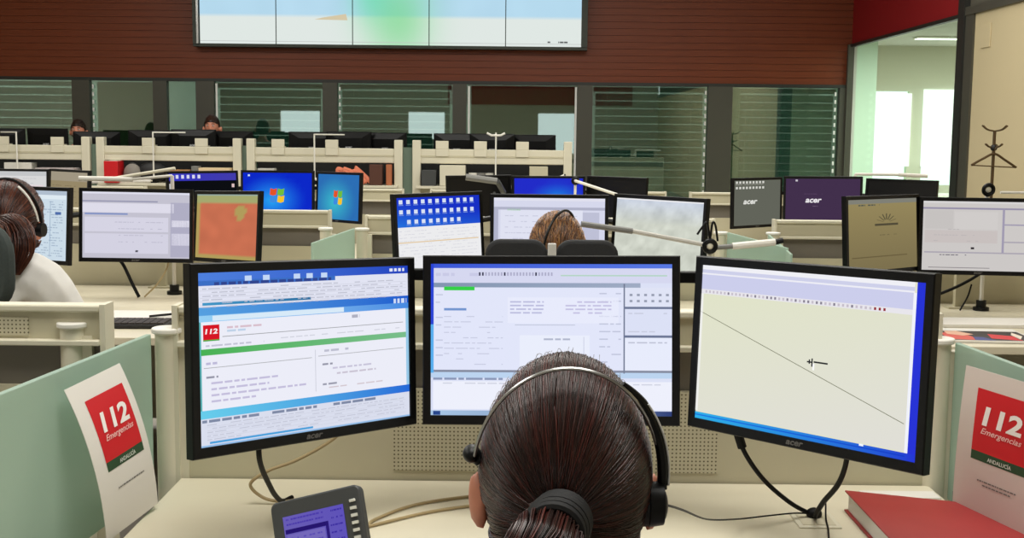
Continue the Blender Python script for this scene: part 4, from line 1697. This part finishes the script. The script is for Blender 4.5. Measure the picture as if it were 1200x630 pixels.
MB().tube(arc(168, 20, 0.1035, 0.136, 0.0, 28, -0.058), 0.0021, 8).build('headband', SILVER, t)
m = MB()
pa = arc(58, -2, 0.1075, 0.138, 0.0, 24, -0.05)
for a, b in zip(pa, pa[1:]):
    pass
m.tube(pa, [0.003 + 0.0035 * min(1, k / 6) for k in range(len(pa))], 8)
m.build('side_arm', BLACK, t, label='thick black right side of the headband')
MB().tube([(p[0] + 0.0065, p[1] - 0.003, p[2]) for p in pa[6:]], 0.0012, 6).build('edge_strip', mat('white_plastic', (226, 226, 224), 0.4), t)
m = MB()
m.tube([(0.092, 0.0, -0.026), (0.109, 0.0, -0.026)], [0.027, 0.024], 24)
m.ellipsoid((0.108, 0, -0.028), (0.006, 0.018, 0.018))
m.build('ear_cup', BLACK, t, 0.001)
MB().tube([(0.084, 0.0, -0.028), (0.094, 0.0, -0.028)], [0.024, 0.024], 24).build('ear_cushion', BLACKM, t)
MB().tube([(0.108, 0.0, -0.01), (0.106, 0.0, 0.012), (0.108, 0, 0.03)], 0.005, 8).build('hinge', BLACK, t)
m = MB().ellipsoid((-0.1045, 0.0, 0.028), (0.010, 0.015, 0.010))
m.tube([(-0.103, 0, 0.029), (-0.094, 0, 0.02)], 0.008, 12)
m.build('temple_pad', BLACK, t)
MB().tube(bez([(-0.086, 0.03, 0.058), (-0.09, 0.05, 0.04), (-0.085, 0.09, -0.02), (-0.05, 0.13, -0.06)]), 0.0018, 8).build('microphone_boom', BLACK, t)
MB().ellipsoid((-0.05, 0.13, -0.06), (0.008, 0.008, 0.008)).build('microphone', BLACKM, t)
w0 = Vector(t.location)
pts = [Vector(p) - w0 for p in ((0.172, 1.294, 1.084), (0.182, 1.32, 1.075), (0.224, 1.5, 1.013), (0.343, 2.0, 0.838), (0.444, 2.25, 0.758),
                               (0.512, 2.3, 0.749), (0.57, 2.33, 0.745), (0.607, 2.34, 0.742))]
MB().tube(bez(pts), 0.0016, 6).build('cord', RUBBER, t)

# red-haired woman of the second row
RL = Vector((-1.795, 4.10, 0.0))
rw = person('red-haired woman in a white shirt with ponytail, at the left edge', RL, R(-6), 1.13, SH_WHITE, BODY_H)
REDH = [(70, 34, 24), (96, 46, 28), (56, 28, 22), (108, 58, 36), (44, 22, 18)]
ROC = tuple(Vector(OC) + HUNCH)
hair_object(rw, 21, 1900, REDH, (0.22, -0.92, -0.20), (0.100, 0.110, 0.134), ROC, 0.0013,
            tail=([(0.05, 0.01, 1.01), (0.09, -0.045, 1.01), (0.112, -0.075, 0.975), (0.115, -0.085, 0.93), (0.11, -0.09, 0.88)], 0.050), fly=40)
face_parts(rw, HUNCH)
t = thing('headset', 'black headset with white edge on the red-haired woman', 'headset', tuple(RL + Vector((0.012, 0.125, 1.165))), R(-6))
MB().tube(arc(184, -4, 0.120, 0.160, 0, 28, -0.02), 0.005, 8).build('headband', BLACK, t)
MB().tube([(p[0] * 0.95, p[1] - 0.012, p[2] * 0.96) for p in arc(60, 4, 0.120, 0.160)], 0.0045, 8).build('edge_strip', WHITE, t)
MB().tube([(0.108, 0, -0.02), (0.128, 0, -0.02)], [0.028, 0.024], 20).build('ear_cup', BLACK, t)
MB().tube([(-0.128, 0, -0.02), (-0.108, 0, -0.02)], [0.024, 0.028], 20).build('ear_cup', BLACK, t)

# curly-haired person of the second row
CL = Vector((0.165, 4.16, 0.0))
cp = person('curly auburn-haired person behind a black split-back chair', CL, R(8), 0.985, SH_DARK)
hair_object(cp, 31, 1500, [(120, 80, 52), (158, 110, 66), (96, 62, 44), (176, 128, 74), (84, 66, 50)], (0.0, -0.8, -0.6), (0.100, 0.108, 0.135), OC, 0.0014, curly=0.03, fly=50)
face_parts(cp)
t = thing('headset', 'black headset on the curly-haired head in the middle', 'headset', tuple(CL + Vector((0.0, 0.0, 1.095))), R(56))
MB().tube(arc(186, -6, 0.108, 0.142, 0, 28, -0.02), 0.0045, 8).build('headband', BLACK, t)
for s in (-1, 1):
    MB().tube([(s * 0.094, 0, -0.02), (s * 0.118, 0, -0.02)], [0.034, 0.030], 20).build('ear_cup', BLACK, t)
    MB().ellipsoid((s * 0.119, 0, -0.02), (0.005, 0.014, 0.014)).build('cup_button', CREAM, t)

# two people of the far raised row, facing this way
for lb, x, y, sc, hc, sd, sh in (('far person whose forehead shows over black monitors, leftmost', -5.20, 14.42, 1.03, [(40, 28, 22), (60, 40, 30)], 41, SH_RED),
                                 ('far person looking over monitors in front of the bright strip', -3.60, 14.42, 1.085, [(46, 28, 22), (70, 40, 28)], 42, SH_RED)):
    p_ = person(lb, (x, y, 0.36), R(180), sc, sh)
    hair_object(p_, sd, 260, hc, (0.0, -0.9, -0.3), (0.086, 0.104, 0.133), OC, 0.003)
    face_parts(p_)

# ------------------------------------------------------------------ chairs
def make_chair(label, loc, rz, fabric, top=1.16, z0=0.80, cr=0.05):
    t = thing('office_chair', label, 'chair', loc, rz)
    poly = rrect(0.48, 0.46, 0.08)
    MB().prism(poly, 'z', 0.40, 0.46).build('seat', fabric, t, 0.015)
    for s in (-1, 1):
        pl_ = [(x * 1.0 + s * 0.116, z + (top + z0) / 2) for x, z in rrect(0.205, top - z0, cr)]
        MB().prism(pl_, 'y', -0.27, -0.225).build('backrest', fabric, t, 0.012)
    m = MB().box2((-0.014, -0.285, 0.42), (0.014, -0.262, top - 0.01))
    m.box2((-0.03, -0.28, 0.385), (0.03, 0.05, 0.402))
    m.build('spine', mat('pale_grey_plastic', (190, 188, 182), 0.5), t, 0.003)
    MB().cyl((0, 0, 0.10), 0.028, 0.29, 16).build('column', BLACK, t)
    for k in range(5):
        a = 2 * math.pi * k / 5 + 0.3
        e = Vector((math.cos(a) * 0.28, math.sin(a) * 0.28, 0.065))
        MB().tube([(0, 0, 0.10), e], [0.026, 0.016], 10).build('leg', BLACK, t)
        MB().tube([e + Vector((-0.02 * math.sin(a), 0.02 * math.cos(a), -0.037)), e + Vector((0.02 * math.sin(a), -0.02 * math.cos(a), -0.037))], 0.028, 14).build('caster', BLACKM, t)
    return t


ch = make_chair('black split-back office chair in front of the curly-haired person', (0.13, 4.16, 0), R(0), CHAIR, 1.155)
make_chair('dark green-grey office chair back behind the red-haired woman', (-1.69, 4.06, 0), R(-22), CHAIRG, 1.20, 0.92, 0.10)
lc = make_chair('low black office chair under the dark-haired operator', (0.062, 1.262, 0), 0, CHAIR, 0.92)
dup(lc, (-5.20, 14.42, 0.36), R(180), 'black office chair of the leftmost far person')
dup(lc, (-3.60, 14.42, 0.36), R(180), 'black office chair of the far person by the bright strip')

# ------------------------------------------------------------------ swing-arm lamps
def make_lamp(label, base, h, elbow_r, bars, col=WHITE, springs=True, top=False):
    """base point, pole height, black elbow and arms; bars are (from, to, radius, material) offsets from the elbow"""
    t = thing('swing_arm_lamp', label, 'lamp', base)
    MB().cyl((0, 0, 0), 0.035, 0.015, 18).build('base', BLACK, t)
    MB().cyl((0, 0, 0.015), 0.022, 0.03, 14).build('base_knob', BLACK, t)
    MB().cyl((0, 0, 0.04), 0.009, h - 0.04, 12).build('pole', col, t)
    if elbow_r:
        MB().ring((0, -0.014, h), (0, 1, 0.1), elbow_r, elbow_r * 0.42, 20, 8).build('elbow', BLACK, t)
        MB().ellipsoid((0, -0.016, h), (elbow_r * 0.55, 0.006, elbow_r * 0.55)).build('elbow_cap', CREAM, t)
    if springs:
        m = MB()
        m.tube(bez([(-0.05, -0.01, h + 0.045), (-0.03, -0.01, h + 0.075), (-0.012, -0.01, h + 0.09), (0, -0.01, h + 0.02)]), 0.0045, 6)
        m.tube(bez([(0.0, -0.01, h + 0.02), (0.008, -0.01, h + 0.09), (0.02, -0.01, h + 0.08), (0.03, -0.01, h + 0.02)]), 0.0045, 6)
        m.build('spring', BLACK, t)
    if top:
        MB().tube([(-0.10, 0, h - 0.005), (-0.05, 0, h - 0.03), (0.05, 0, h - 0.03), (0.10, 0, h - 0.005)], 0.012, 8).build('lamp_head', WHITE, t)
    for a, b, r, mm in bars:
        MB().tube([(a[0], a[1], h + a[2]), (b[0], b[1], h + b[2])], r, 10).build('arm', mm, t)
    return t


GREYW = mat('pale_grey_paint', (196, 194, 186), 0.4)
make_lamp('swing-arm lamp with black spring elbow before the aerial map screen', (0.765, 4.62, 0.731), 0.345, 0.022,
          [((-0.02, 0, 0.005), (-0.30, 0.0, 0.055), 0.009, GREYW), ((-0.30, 0, 0.055), (-0.50, -0.02, 0.082), 0.012, MGREY), ((0.03, 0, -0.005), (0.09, 0, 0.0), 0.010, MGREY), ((0.09, 0, 0.0), (0.255, 0.0, 0.018), 0.014, WHITE), ((0.255, 0, 0.018), (0.285, 0, 0.025), 0.011, BLACK)])
make_lamp('white lamp pole with black base behind the grey form screen, left desk', (-1.60, 5.62, 0.731), 0.56, 0.0,
          [((0.0, 0, 0.0), (-0.18, -0.02, -0.018), 0.007, WHITE), ((-0.18, -0.02, -0.018), (-0.42, -0.05, -0.015), 0.012, WHITE), ((-0.30, -0.02, -0.02), (0.02, -0.02, 0.035), 0.008, CREAM)], WHITE, False)
make_lamp('lamp with black ring elbow before the coat rack, right desk', (2.125, 5.36, 0.731), 0.545, 0.022,
          [((0.06, 0, -0.012), (0.30, 0.0, -0.012), 0.006, WHITE)], WHITE, False)
make_lamp('white lamp with a level arm before the bright office glazing', (2.37, 8.30, 0.731), 0.525, 0.0,
          [((0.0, 0, 0.0), (0.30, 0.0, 0.0), 0.010, WHITE), ((0.30, 0, 0.0), (0.50, 0.0, -0.008), 0.014, WHITE)], WHITE, False)
make_lamp('white lamp arm reaching over the plain blue desktop monitor', (0.41, 7.86, 0.731), 0.475, 0.020,
          [((0.0, -0.02, 0.0), (0.27, -0.06, -0.085), 0.010, WHITE)], WHITE, False)
make_lamp('grey lamp arm lying across the switched-off dark monitor', (-0.12, 7.75, 0.731), 0.40, 0.0,
          [((-0.18, -0.12, 0.10), (0.02, -0.12, 0.075), 0.022, MGREY), ((0.02, -0.12, 0.075), (0.06, -0.02, 0.0), 0.018, DGREY)], DGREY, False)

# ------------------------------------------------------------------ second-row desk clutter
t = thing('keyboard', 'dark keyboard on the second-row desk under the grey form screen', 'keyboard', (-1.57, 4.67, 0.731), R(2))
MB().box((0, 0, 0.008), (0.44, 0.15, 0.016)).build('base', BLACKM, t, 0.004)
m = MB()
for r_ in range(5):
    for k in range(15):
        m.box((-0.196 + k * 0.028, -0.054 + r_ * 0.027, 0.019), (0.024, 0.023, 0.007))
o = m.build('keys', mat('dark_key', (52, 46, 44), 0.6), t)
o['kind'] = 'stuff'
o = MB().box((0, 0, 0.004), (0.36, 0.22, 0.008)).build('paper_sheet', PAPER)
o.location = (-1.56, 4.92, 0.731)
tag(o, 'white sheets lying behind the dark keyboard', 'papers')
o = MB().box((0, 0, 0.003), (0.18, 0.12, 0.006)).build('paper_sheet', mat('pinkish_paper', (222, 176, 150), 0.7))
o.location = (-1.36, 4.98, 0.731)
o.rotation_euler = (0, 0, 0.3)
tag(o, 'small salmon-tinted paper on the second-row desk right of the pen', 'papers')
o = MB().tube([(-0.05, -0.03, 0.006), (0.05, 0.03, 0.010)], 0.005, 8).build('pen', BLACK)
o.location = (-1.43, 4.86, 0.739)
tag(o, 'dark pen lying on white sheets behind the keyboard', 'pen')
cable('black cable hanging from the grey form screen on the left', [(-1.84, 5.50, 0.93), (-1.80, 5.50, 0.88), (-1.76, 5.49, 0.80), (-1.725, 5.48, 0.735)], 0.008, RUBBER)
cable('thin grey cable behind the grey form screen on the left', [(-1.60, 5.52, 0.95), (-1.60, 5.52, 0.88), (-1.64, 5.50, 0.80), (-1.70, 5.48, 0.735)], 0.004, TAN_CABLE)
cable('black cable slanting below the grey form monitor at the right', [(2.16, 5.35, 0.95), (2.10, 5.33, 0.90), (1.98, 5.30, 0.84), (1.80, 5.28, 0.77), (1.72, 5.26, 0.735)], 0.007, RUBBER)
cable('short thin black cable beside the right lamp base', [(2.10, 5.42, 0.84), (2.07, 5.38, 0.79), (2.02, 5.33, 0.735)], 0.004, RUBBER)
t = thing('magazine', 'glossy magazine with red and dark pictures on the right second-row desk', 'magazine', (1.83, 4.62, 0.7315), R(-3))
MB().box((0, 0, 0.004), (0.36, 0.30, 0.008)).build('pages', PAPER, t)
f = Flat(lambda u, v, L: (-0.18 + 0.36 * u, 0.15 - 0.30 * v, 0.0082 + 0.0004 * L), 3)
f.rect(0.02, 0.22, 0.98, 0.96, (60, 54, 50), 0)
f.poly([(0.08, 0.9), (0.42, 0.95), (0.36, 0.55), (0.22, 0.3), (0.1, 0.45)], (206, 90, 78), 1)
f.poly([(0.16, 0.5), (0.3, 0.62), (0.44, 0.5), (0.32, 0.24), (0.18, 0.26)], (222, 176, 150), 2)
f.poly([(0.34, 0.96), (0.56, 0.96), (0.48, 0.72), (0.38, 0.7)], (70, 76, 130), 2)
f.poly([(0.55, 0.8), (0.84, 0.95), (0.84, 0.6), (0.6, 0.45)], (206, 56, 60), 1)
f.poly([(0.82, 0.9), (0.93, 0.6), (0.9, 0.3), (0.84, 0.5)], (230, 216, 200), 1)
f.rect(0.0, 0.0, 1.0, 0.2, (226, 224, 218), 0)
f.build('cover_print', PRINT, t)
o = MB().box((0, 0, 0.006), (0.5, 0.2, 0.012)).build('paper_stack', PAPER)
o.location = (1.98, 4.95, 0.731)
tag(o, 'white papers behind the glossy magazine on the right desk', 'papers')

# ------------------------------------------------------------------ far raised row of counters
LED = [(-6.35, -4.69), (-4.53, -3.03), (-2.88, -1.26), (-1.06, 0.60)]
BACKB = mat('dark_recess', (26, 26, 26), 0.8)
LW = ['leftmost, before the teal pane', 'second from left, with the red binder', 'third from left, above the flag desktops', 'rightmost, before the plain pane']
for (a, b), lb in zip(LED, LW):
    t = thing('counter', 'cream far-row counter with open shelf, ' + lb, 'counter', ((a + b) / 2, 13.2, 0))
    h = (b - a) / 2
    MB().box2((-h, 0, 0), (h, 0.04, 0.92)).build('front_board', BEIGE, t)
    MB().box2((-h, -0.14, 0.915), (h, 0.30, 0.945)).build('shelf', CREAM, t, 0.004)
    MB().box2((-h, -0.03, 1.185), (h, 0.03, 1.345)).build('upper_rail', CREAM, t, 0.008)
    MB().box2((-h, -0.034, 1.255), (h, -0.028, 1.275)).build('rail_groove', BEIGE, t)
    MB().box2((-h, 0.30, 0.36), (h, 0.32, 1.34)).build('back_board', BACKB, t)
    for s in (-1, 1):
        MB().box2((s * h - 0.045, -0.05, 0.0), (s * h + 0.045, 0.05, 1.44)).build('post', CREAM, t, 0.008)
    MB().box2((-h, 0.32, 1.055), (h, 1.0, 1.085)).build('worktop', DESKTOP, t)
    for s in (-1, 1):
        MB().box2((s * h * 0.9 - 0.03, 0.4, 0.36), (s * h * 0.9 + 0.03, 0.95, 1.055)).build('leg', BEIGE, t)
for n, (x0_, x1_, lb) in enumerate(((-4.64, -4.58, 'left of the red binder'), (-2.98, -2.93, 'above the flag desktop monitors'), (-1.21, -1.11, 'above the icon-strip monitor'))):
    t = thing('glass_partition', 'narrow greenish glass between two far-row posts, ' + lb, 'glass partition', ((x0_ + x1_) / 2, 13.2, 0))
    w_ = (x1_ - x0_) / 2
    MB().box2((-w_, 0.0, 0.36), (w_, 0.012, 1.36)).build('pane', mat('grey_green_glass', (104, 122, 108), 0.3), t)
    MB().box2((-w_, -0.01, 0.0), (w_, 0.02, 0.36)).build('foot', MGREY, t)

# black monitor backs of the far row
FM = [(-5.86, 1.355, 8, 'leftmost black monitor back of the far row'), (-5.33, 1.36, -12, 'black monitor back below the leftmost far forehead'),
      (-4.78, 1.33, 25, 'black monitor back above the grey post pair, far row'), (-4.15, 1.352, 20, 'black monitor back left of the far face by the bright strip'),
      (-3.66, 1.365, 0, 'black monitor back just under the far face'), (-3.2, 1.35, -20, 'dark monitor back right of the far face'),
      (-2.32, 1.352, 18, 'black monitor back left of the middle far lamp pole'), (-1.88, 1.36, -2, 'black monitor back right of the middle far lamp pole'),
      (-1.45, 1.352, -20, 'black monitor back beside the bluish pane, far row'), (-0.66, 1.35, 12, 'black monitor back, left of three on the rightmost counter'),
      (-0.24, 1.352, 0, 'black monitor back, middle of three on the rightmost counter'), (0.24, 1.345, -16, 'black monitor back, right of three on the rightmost counter')]
for x, z, yw, lb in FM:
    mo = monitor(lb, (x, 13.78, z, 180 + yw, 3, 0), None, 50, back_logo=True)
    st = MB().box2((-0.02, 0.02, -0.30), (0.02, 0.055, 0.02))
    st.box2((-0.12, -0.06, -0.275), (0.12, 0.10, -0.262))
    st.build('stand', BLACK, mo)
# lamp poles of the far row
for x, h_, lb, tp in ((-5.42, 0.54, 'thin white lamp pole on the leftmost far counter', True), (-3.93, 0.555, 'thin white lamp pole left of the far face', False),
                      (-2.17, 0.55, 'thin white lamp pole amid the third far counter', True), (-0.19, 0.585, 'thin white lamp pole with forked head, rightmost counter', True)):
    make_lamp(lb, (x, 13.10, 0.946), h_, 0, [((0, 0, -0.005), (0.30 if x > -5 else -0.25, 0.2, -0.005), 0.008, WHITE)] if x < -1 else [], WHITE, False, top=(x > -1))
# white clamp brackets on the rails
for x, lb in ((-5.60, 'pale clamp bracket, left on the leftmost far counter'), (-5.0, 'pale clamp bracket, right on the leftmost far counter'),
              (-4.0, 'pale clamp bracket beside the lamp pole under the far face'), (-3.42, 'pale clamp bracket right of the far face'),
              (-2.58, 'pale clamp bracket, left on the third far counter'), (-1.99, 'pale clamp bracket beside the middle lamp pole'),
              (-0.78, 'pale clamp bracket, left on the rightmost counter'), (-0.36, 'pale clamp bracket beside the forked lamp pole'), (0.10, 'pale clamp bracket, right on the rightmost counter')):
    t = thing('clamp_bracket', lb, 'bracket', (x, 13.2, 1.345))
    MB().box2((-0.07, -0.045, 0.0), (0.07, -0.02, 0.09)).box2((-0.07, -0.045, -0.08), (0.07, -0.031, 0)).build('plate', CREAM, t, 0.004)
    MB().box2((-0.07, -0.02, 0.0), (0.07, 0.06, 0.012)).build('hook', CREAM, t)


# things standing on the open shelves
def on_shelf(name, label, cat, x, w, hgt, dep, m, z=0.946, y=13.16, rz=0.0, bev=0.004):
    hgt = min(0.225, hgt * 1.7)
    o = MB().box2((-w / 2, -dep / 2, 0), (w / 2, dep / 2, hgt)).build(name, m, None, bev)
    o.location = (x, y, z)
    o.rotation_euler = (0, 0, rz)
    return tag(o, label, cat)


t = thing('ring_binder', 'upright bright red binder on the second far counter', 'binder', (-4.37, 13.12, 0.946))
MB().box2((-0.075, -0.11, 0), (0.075, 0.11, 0.235)).build('cover', mat('bright_red_card', (206, 10, 24), 0.45), t, 0.004)
MB().box2((-0.02, -0.1125, 0.03), (-0.005, -0.11, 0.05)).build('ring_hole', SILVER, t)
MB().box2((-0.06, -0.10, 0.235), (0.06, 0.10, 0.237)).build('pages', PAPER, t)
KRAFT = mat('brown_cardboard', (176, 130, 80), 0.75)
GREYS = mat('grey_things', (132, 126, 118), 0.7)
on_shelf('paper_pile', 'pale magazines lying on the leftmost far shelf', 'papers', -5.0, 0.42, 0.09, 0.22, mat('lilac_grey_paper', (184, 172, 172), 0.8))
on_shelf('folder', 'flat grey folder on the leftmost far shelf, left end', 'folder', -5.66, 0.36, 0.05, 0.22, MGREY)
on_shelf('paper_pile', 'low white paper pile on the leftmost far shelf', 'papers', -5.45, 0.30, 0.12, 0.16, PAPER, y=13.26)
t = thing('bag', 'dark slumped bag beside the bright red binder', 'bag', (-3.98, 13.2, 0.946))
t.scale = (1, 1, 1.3)
MB().ellipsoid((0, 0, 0.085), (0.17, 0.08, 0.09)).build('body', BLACKM, t)
MB().ring((0, 0, 0.13), (0.2, 1, 0), 0.06, 0.008).build('handle', BLACK, t)
t = thing('bag', 'mottled grey soft pouch right next to the bright red binder', 'bag', (-4.18, 13.16, 0.946))
t.scale = (1, 1, 1.3)
MB().ellipsoid((0, 0, 0.075), (0.10, 0.07, 0.085)).build('body', GREYS, t)
MB().tube([(-0.05, 0, 0.15), (0, 0, 0.165), (0.05, 0, 0.15)], 0.006, 6).build('zip', BLACKM, t)
on_shelf('cardboard_box', 'small brown box on the shelf under the far face', 'box', -3.66, 0.26, 0.085, 0.18, KRAFT)
on_shelf('paper_pile', 'cream and yellow paper pile on the shelf, second counter', 'papers', -3.26, 0.34, 0.10, 0.2, mat('cream_paper', (232, 206, 164), 0.7))
on_shelf('small_box', 'little grey box left of the cream paper pile', 'box', -3.48, 0.08, 0.11, 0.12, MGREY)
t = thing('cloth', 'crumpled coral cloth on the third far shelf', 'cloth', (-1.78, 13.14, 0.946))
t.scale = (1, 1, 1.45)
m = MB()
rn = random.Random(9)
for k in range(7):
    m.tube(bez([(rn.uniform(-0.2, 0.2), rn.uniform(-0.05, 0.05), 0.02), (rn.uniform(-0.15, 0.2), rn.uniform(-0.06, 0.06), rn.uniform(0.06, 0.17)), (rn.uniform(-0.1, 0.25), rn.uniform(-0.05, 0.05), 0.03)]), 0.022, 8)
m.build('folds', mat('coral_cloth', (222, 128, 98), 0.85), t)
on_shelf('notebook', 'dark brown notebook right of the coral cloth', 'notebook', -1.50, 0.14, 0.16, 0.16, mat('dark_brown_card', (84, 48, 34), 0.7))
on_shelf('cup', 'brown upright carton at the right end of the third far shelf', 'carton', -1.36, 0.06, 0.19, 0.10, mat('orange_brown_card', (178, 104, 66), 0.7))
on_shelf('small_box', 'pale box at the left end of the third far shelf', 'box', -2.70, 0.18, 0.10, 0.15, GREYW)
t = thing('roll', 'long white paper roll lying across the third far shelf', 'paper roll', (-2.2, 13.1, 0.946))
MB().tube([(-0.28, 0, 0.10), (0.24, 0, 0.03)], 0.018, 12).build('tube', PAPER, t)
MB().tube([(0.24, 0, 0.03), (0.265, 0, 0.028)], 0.013, 12).build('cap', BLACKM, t)
on_shelf('folder', 'dark folder with red edge on the rightmost far shelf', 'folder', -0.92, 0.16, 0.10, 0.2, DGREY)
on_shelf('cardboard_box', 'light cream box on the rightmost far shelf', 'box', -0.66, 0.28, 0.14, 0.2, CREAM)
for k, (x, c, nm) in enumerate(((-0.44, WHITE, 'white'), (-0.35, MGREY, 'grey'), (-0.26, GREYW, 'pale'))):
    t = thing('mug', nm + ' mug on the rightmost far shelf, ' + ('left', 'middle', 'right')[k] + ' of three', 'mug', (x, 13.14, 0.946), 0, 'mugs on the rightmost far shelf')
    t.scale = (1.3, 1.3, 1.6)
    MB().tube([(0, 0, 0), (0, 0, 0.09)], [0.032, 0.036], 18).build('cup', c, t)
    MB().ring((0.042, 0, 0.045), (0, 1, 0), 0.02, 0.005, 14, 6).build('handle', c, t)
on_shelf('small_box', 'beige box at the right end of the rightmost far shelf', 'box', 0.28, 0.20, 0.13, 0.18, BEIGE)
t = thing('roll', 'white tube slanting beside the beige box, rightmost shelf', 'paper roll', (0.46, 13.1, 0.946))
MB().tube([(-0.10, 0, 0.03), (0.10, 0, 0.13)], 0.014, 12).build('tube', WHITE, t)
MB().tube([(0.10, 0, 0.13), (0.115, 0, 0.1375)], 0.010, 12).build('cap', BLACKM, t)
for x, w_, lb in ((-4.35, 0.5, 'white paper roll on the floor-side ledge under the red binder'), ):
    t = thing('roll', 'long cream rolled plan lying before the bright red binder', 'paper roll', (-4.30, 12.98, 0.80))
    t.location = (-4.30, 13.09, 0.946)
    MB().tube([(-0.36, 0, 0.0), (0.34, -0.0, 0.02)], 0.018, 12).build('tube', PAPER, t)
    MB().tube([(0.34, 0, 0.02), (0.36, 0, 0.0206)], 0.012, 12).build('cap', CREAM, t)

# ------------------------------------------------------------------ coat rack by the tan wall
BRASS = mat('dark_bronze', (92, 74, 52), 0.4, 0.6)
t = thing('coat_rack', 'thin bronze coat rack standing against the tan wall', 'coat rack', (3.96, 9.9, 0))
MB().tube([(0, 0, 0.02), (0, 0, 1.58)], 0.013, 12).build('pole', BRASS, t)
for z, L_, up in ((1.575, 0.13, 0.045), (1.44, 0.09, 0.03)):
    for k in range(4):
        a = 2 * math.pi * k / 4 + 0.35
        d = Vector((math.cos(a), math.sin(a), 0))
        MB().tube(bez([Vector((0, 0, z)), d * L_ * 0.6 + Vector((0, 0, z + up * 0.3)), d * L_ + Vector((0, 0, z + up))]), 0.007, 8).build('hook', BRASS, t)
MB().ellipsoid((0, 0, 1.44), (0.028, 0.028, 0.028)).build('knob', BLACKM, t)
for k in range(4):
    a = 2 * math.pi * k / 4
    d = Vector((math.cos(a), math.sin(a), 0))
    MB().tube([(0, 0, 0.10), d * 0.26 + Vector((0, 0, 0.012))], 0.012, 8).build('leg', BRASS, t)
t = thing('clothes_hanger', 'wooden clothes hanger hanging on the bronze coat rack', 'hanger', (3.96, 9.88, 1.40))
m = MB()
m.tube(bez([(-0.185, 0, -0.105), (-0.09, 0, -0.05), (0, 0, -0.01), (0.09, 0, -0.06), (0.185, 0, -0.12)]), 0.010, 8)
m.build('shoulder', BRASS, t)
MB().tube([(-0.18, 0, -0.105), (0.18, 0, -0.12)], 0.005, 8).build('bar', BRASS, t)
MB().tube(bez([(0, 0, -0.01), (0.0, -0.01, 0.03), (0.02, -0.01, 0.055), (0.0, -0.01, 0.07)]), 0.004, 8).build('hook', BRASS, t)

# ------------------------------------------------------------------ shared group phrases for the repeats
bpy.context.view_layer.update()
for o in SC.objects:
    cat = o.get('category')
    if not cat or o.get('group'):
        continue
    y = o.matrix_world.translation.y
    row = 'the near desk' if y < 3.2 else 'the second row' if y < 6.3 else 'the third row' if y < 10 else 'the far raised row'
    if cat in ('monitor', 'desk', 'desk screen', 'post', 'glass partition', 'counter', 'bracket', 'lamp', 'monitor rail', 'cable'):
        if y < 16:
            o['group'] = {'monitor': 'monitors', 'desk': 'desks', 'desk screen': 'desk screens', 'post': 'partition posts', 'glass partition': 'glass partitions',
                          'counter': 'counters', 'bracket': 'clamp brackets', 'lamp': 'swing-arm lamps', 'monitor rail': 'monitor rails', 'cable': 'cables'}[cat] + ' of ' + row
    elif cat == 'sign':
        o['group'] = 'emergency signs on the near desk'
    elif cat == 'person':
        o['group'] = 'people at the desks'
    elif cat == 'chair':
        o['group'] = 'office chairs'
    elif cat == 'headset':
        o['group'] = 'headsets being worn'
    elif cat == 'ceiling light':
        o['group'] = 'strip lights of the glazed office'
    elif cat in ('papers', 'box', 'folder', 'paper roll', 'bag') and y > 12:
        o['group'] = {'papers': 'paper piles', 'box': 'boxes', 'folder': 'folders', 'paper roll': 'paper rolls', 'bag': 'bags'}[cat] + ' on the far shelves'
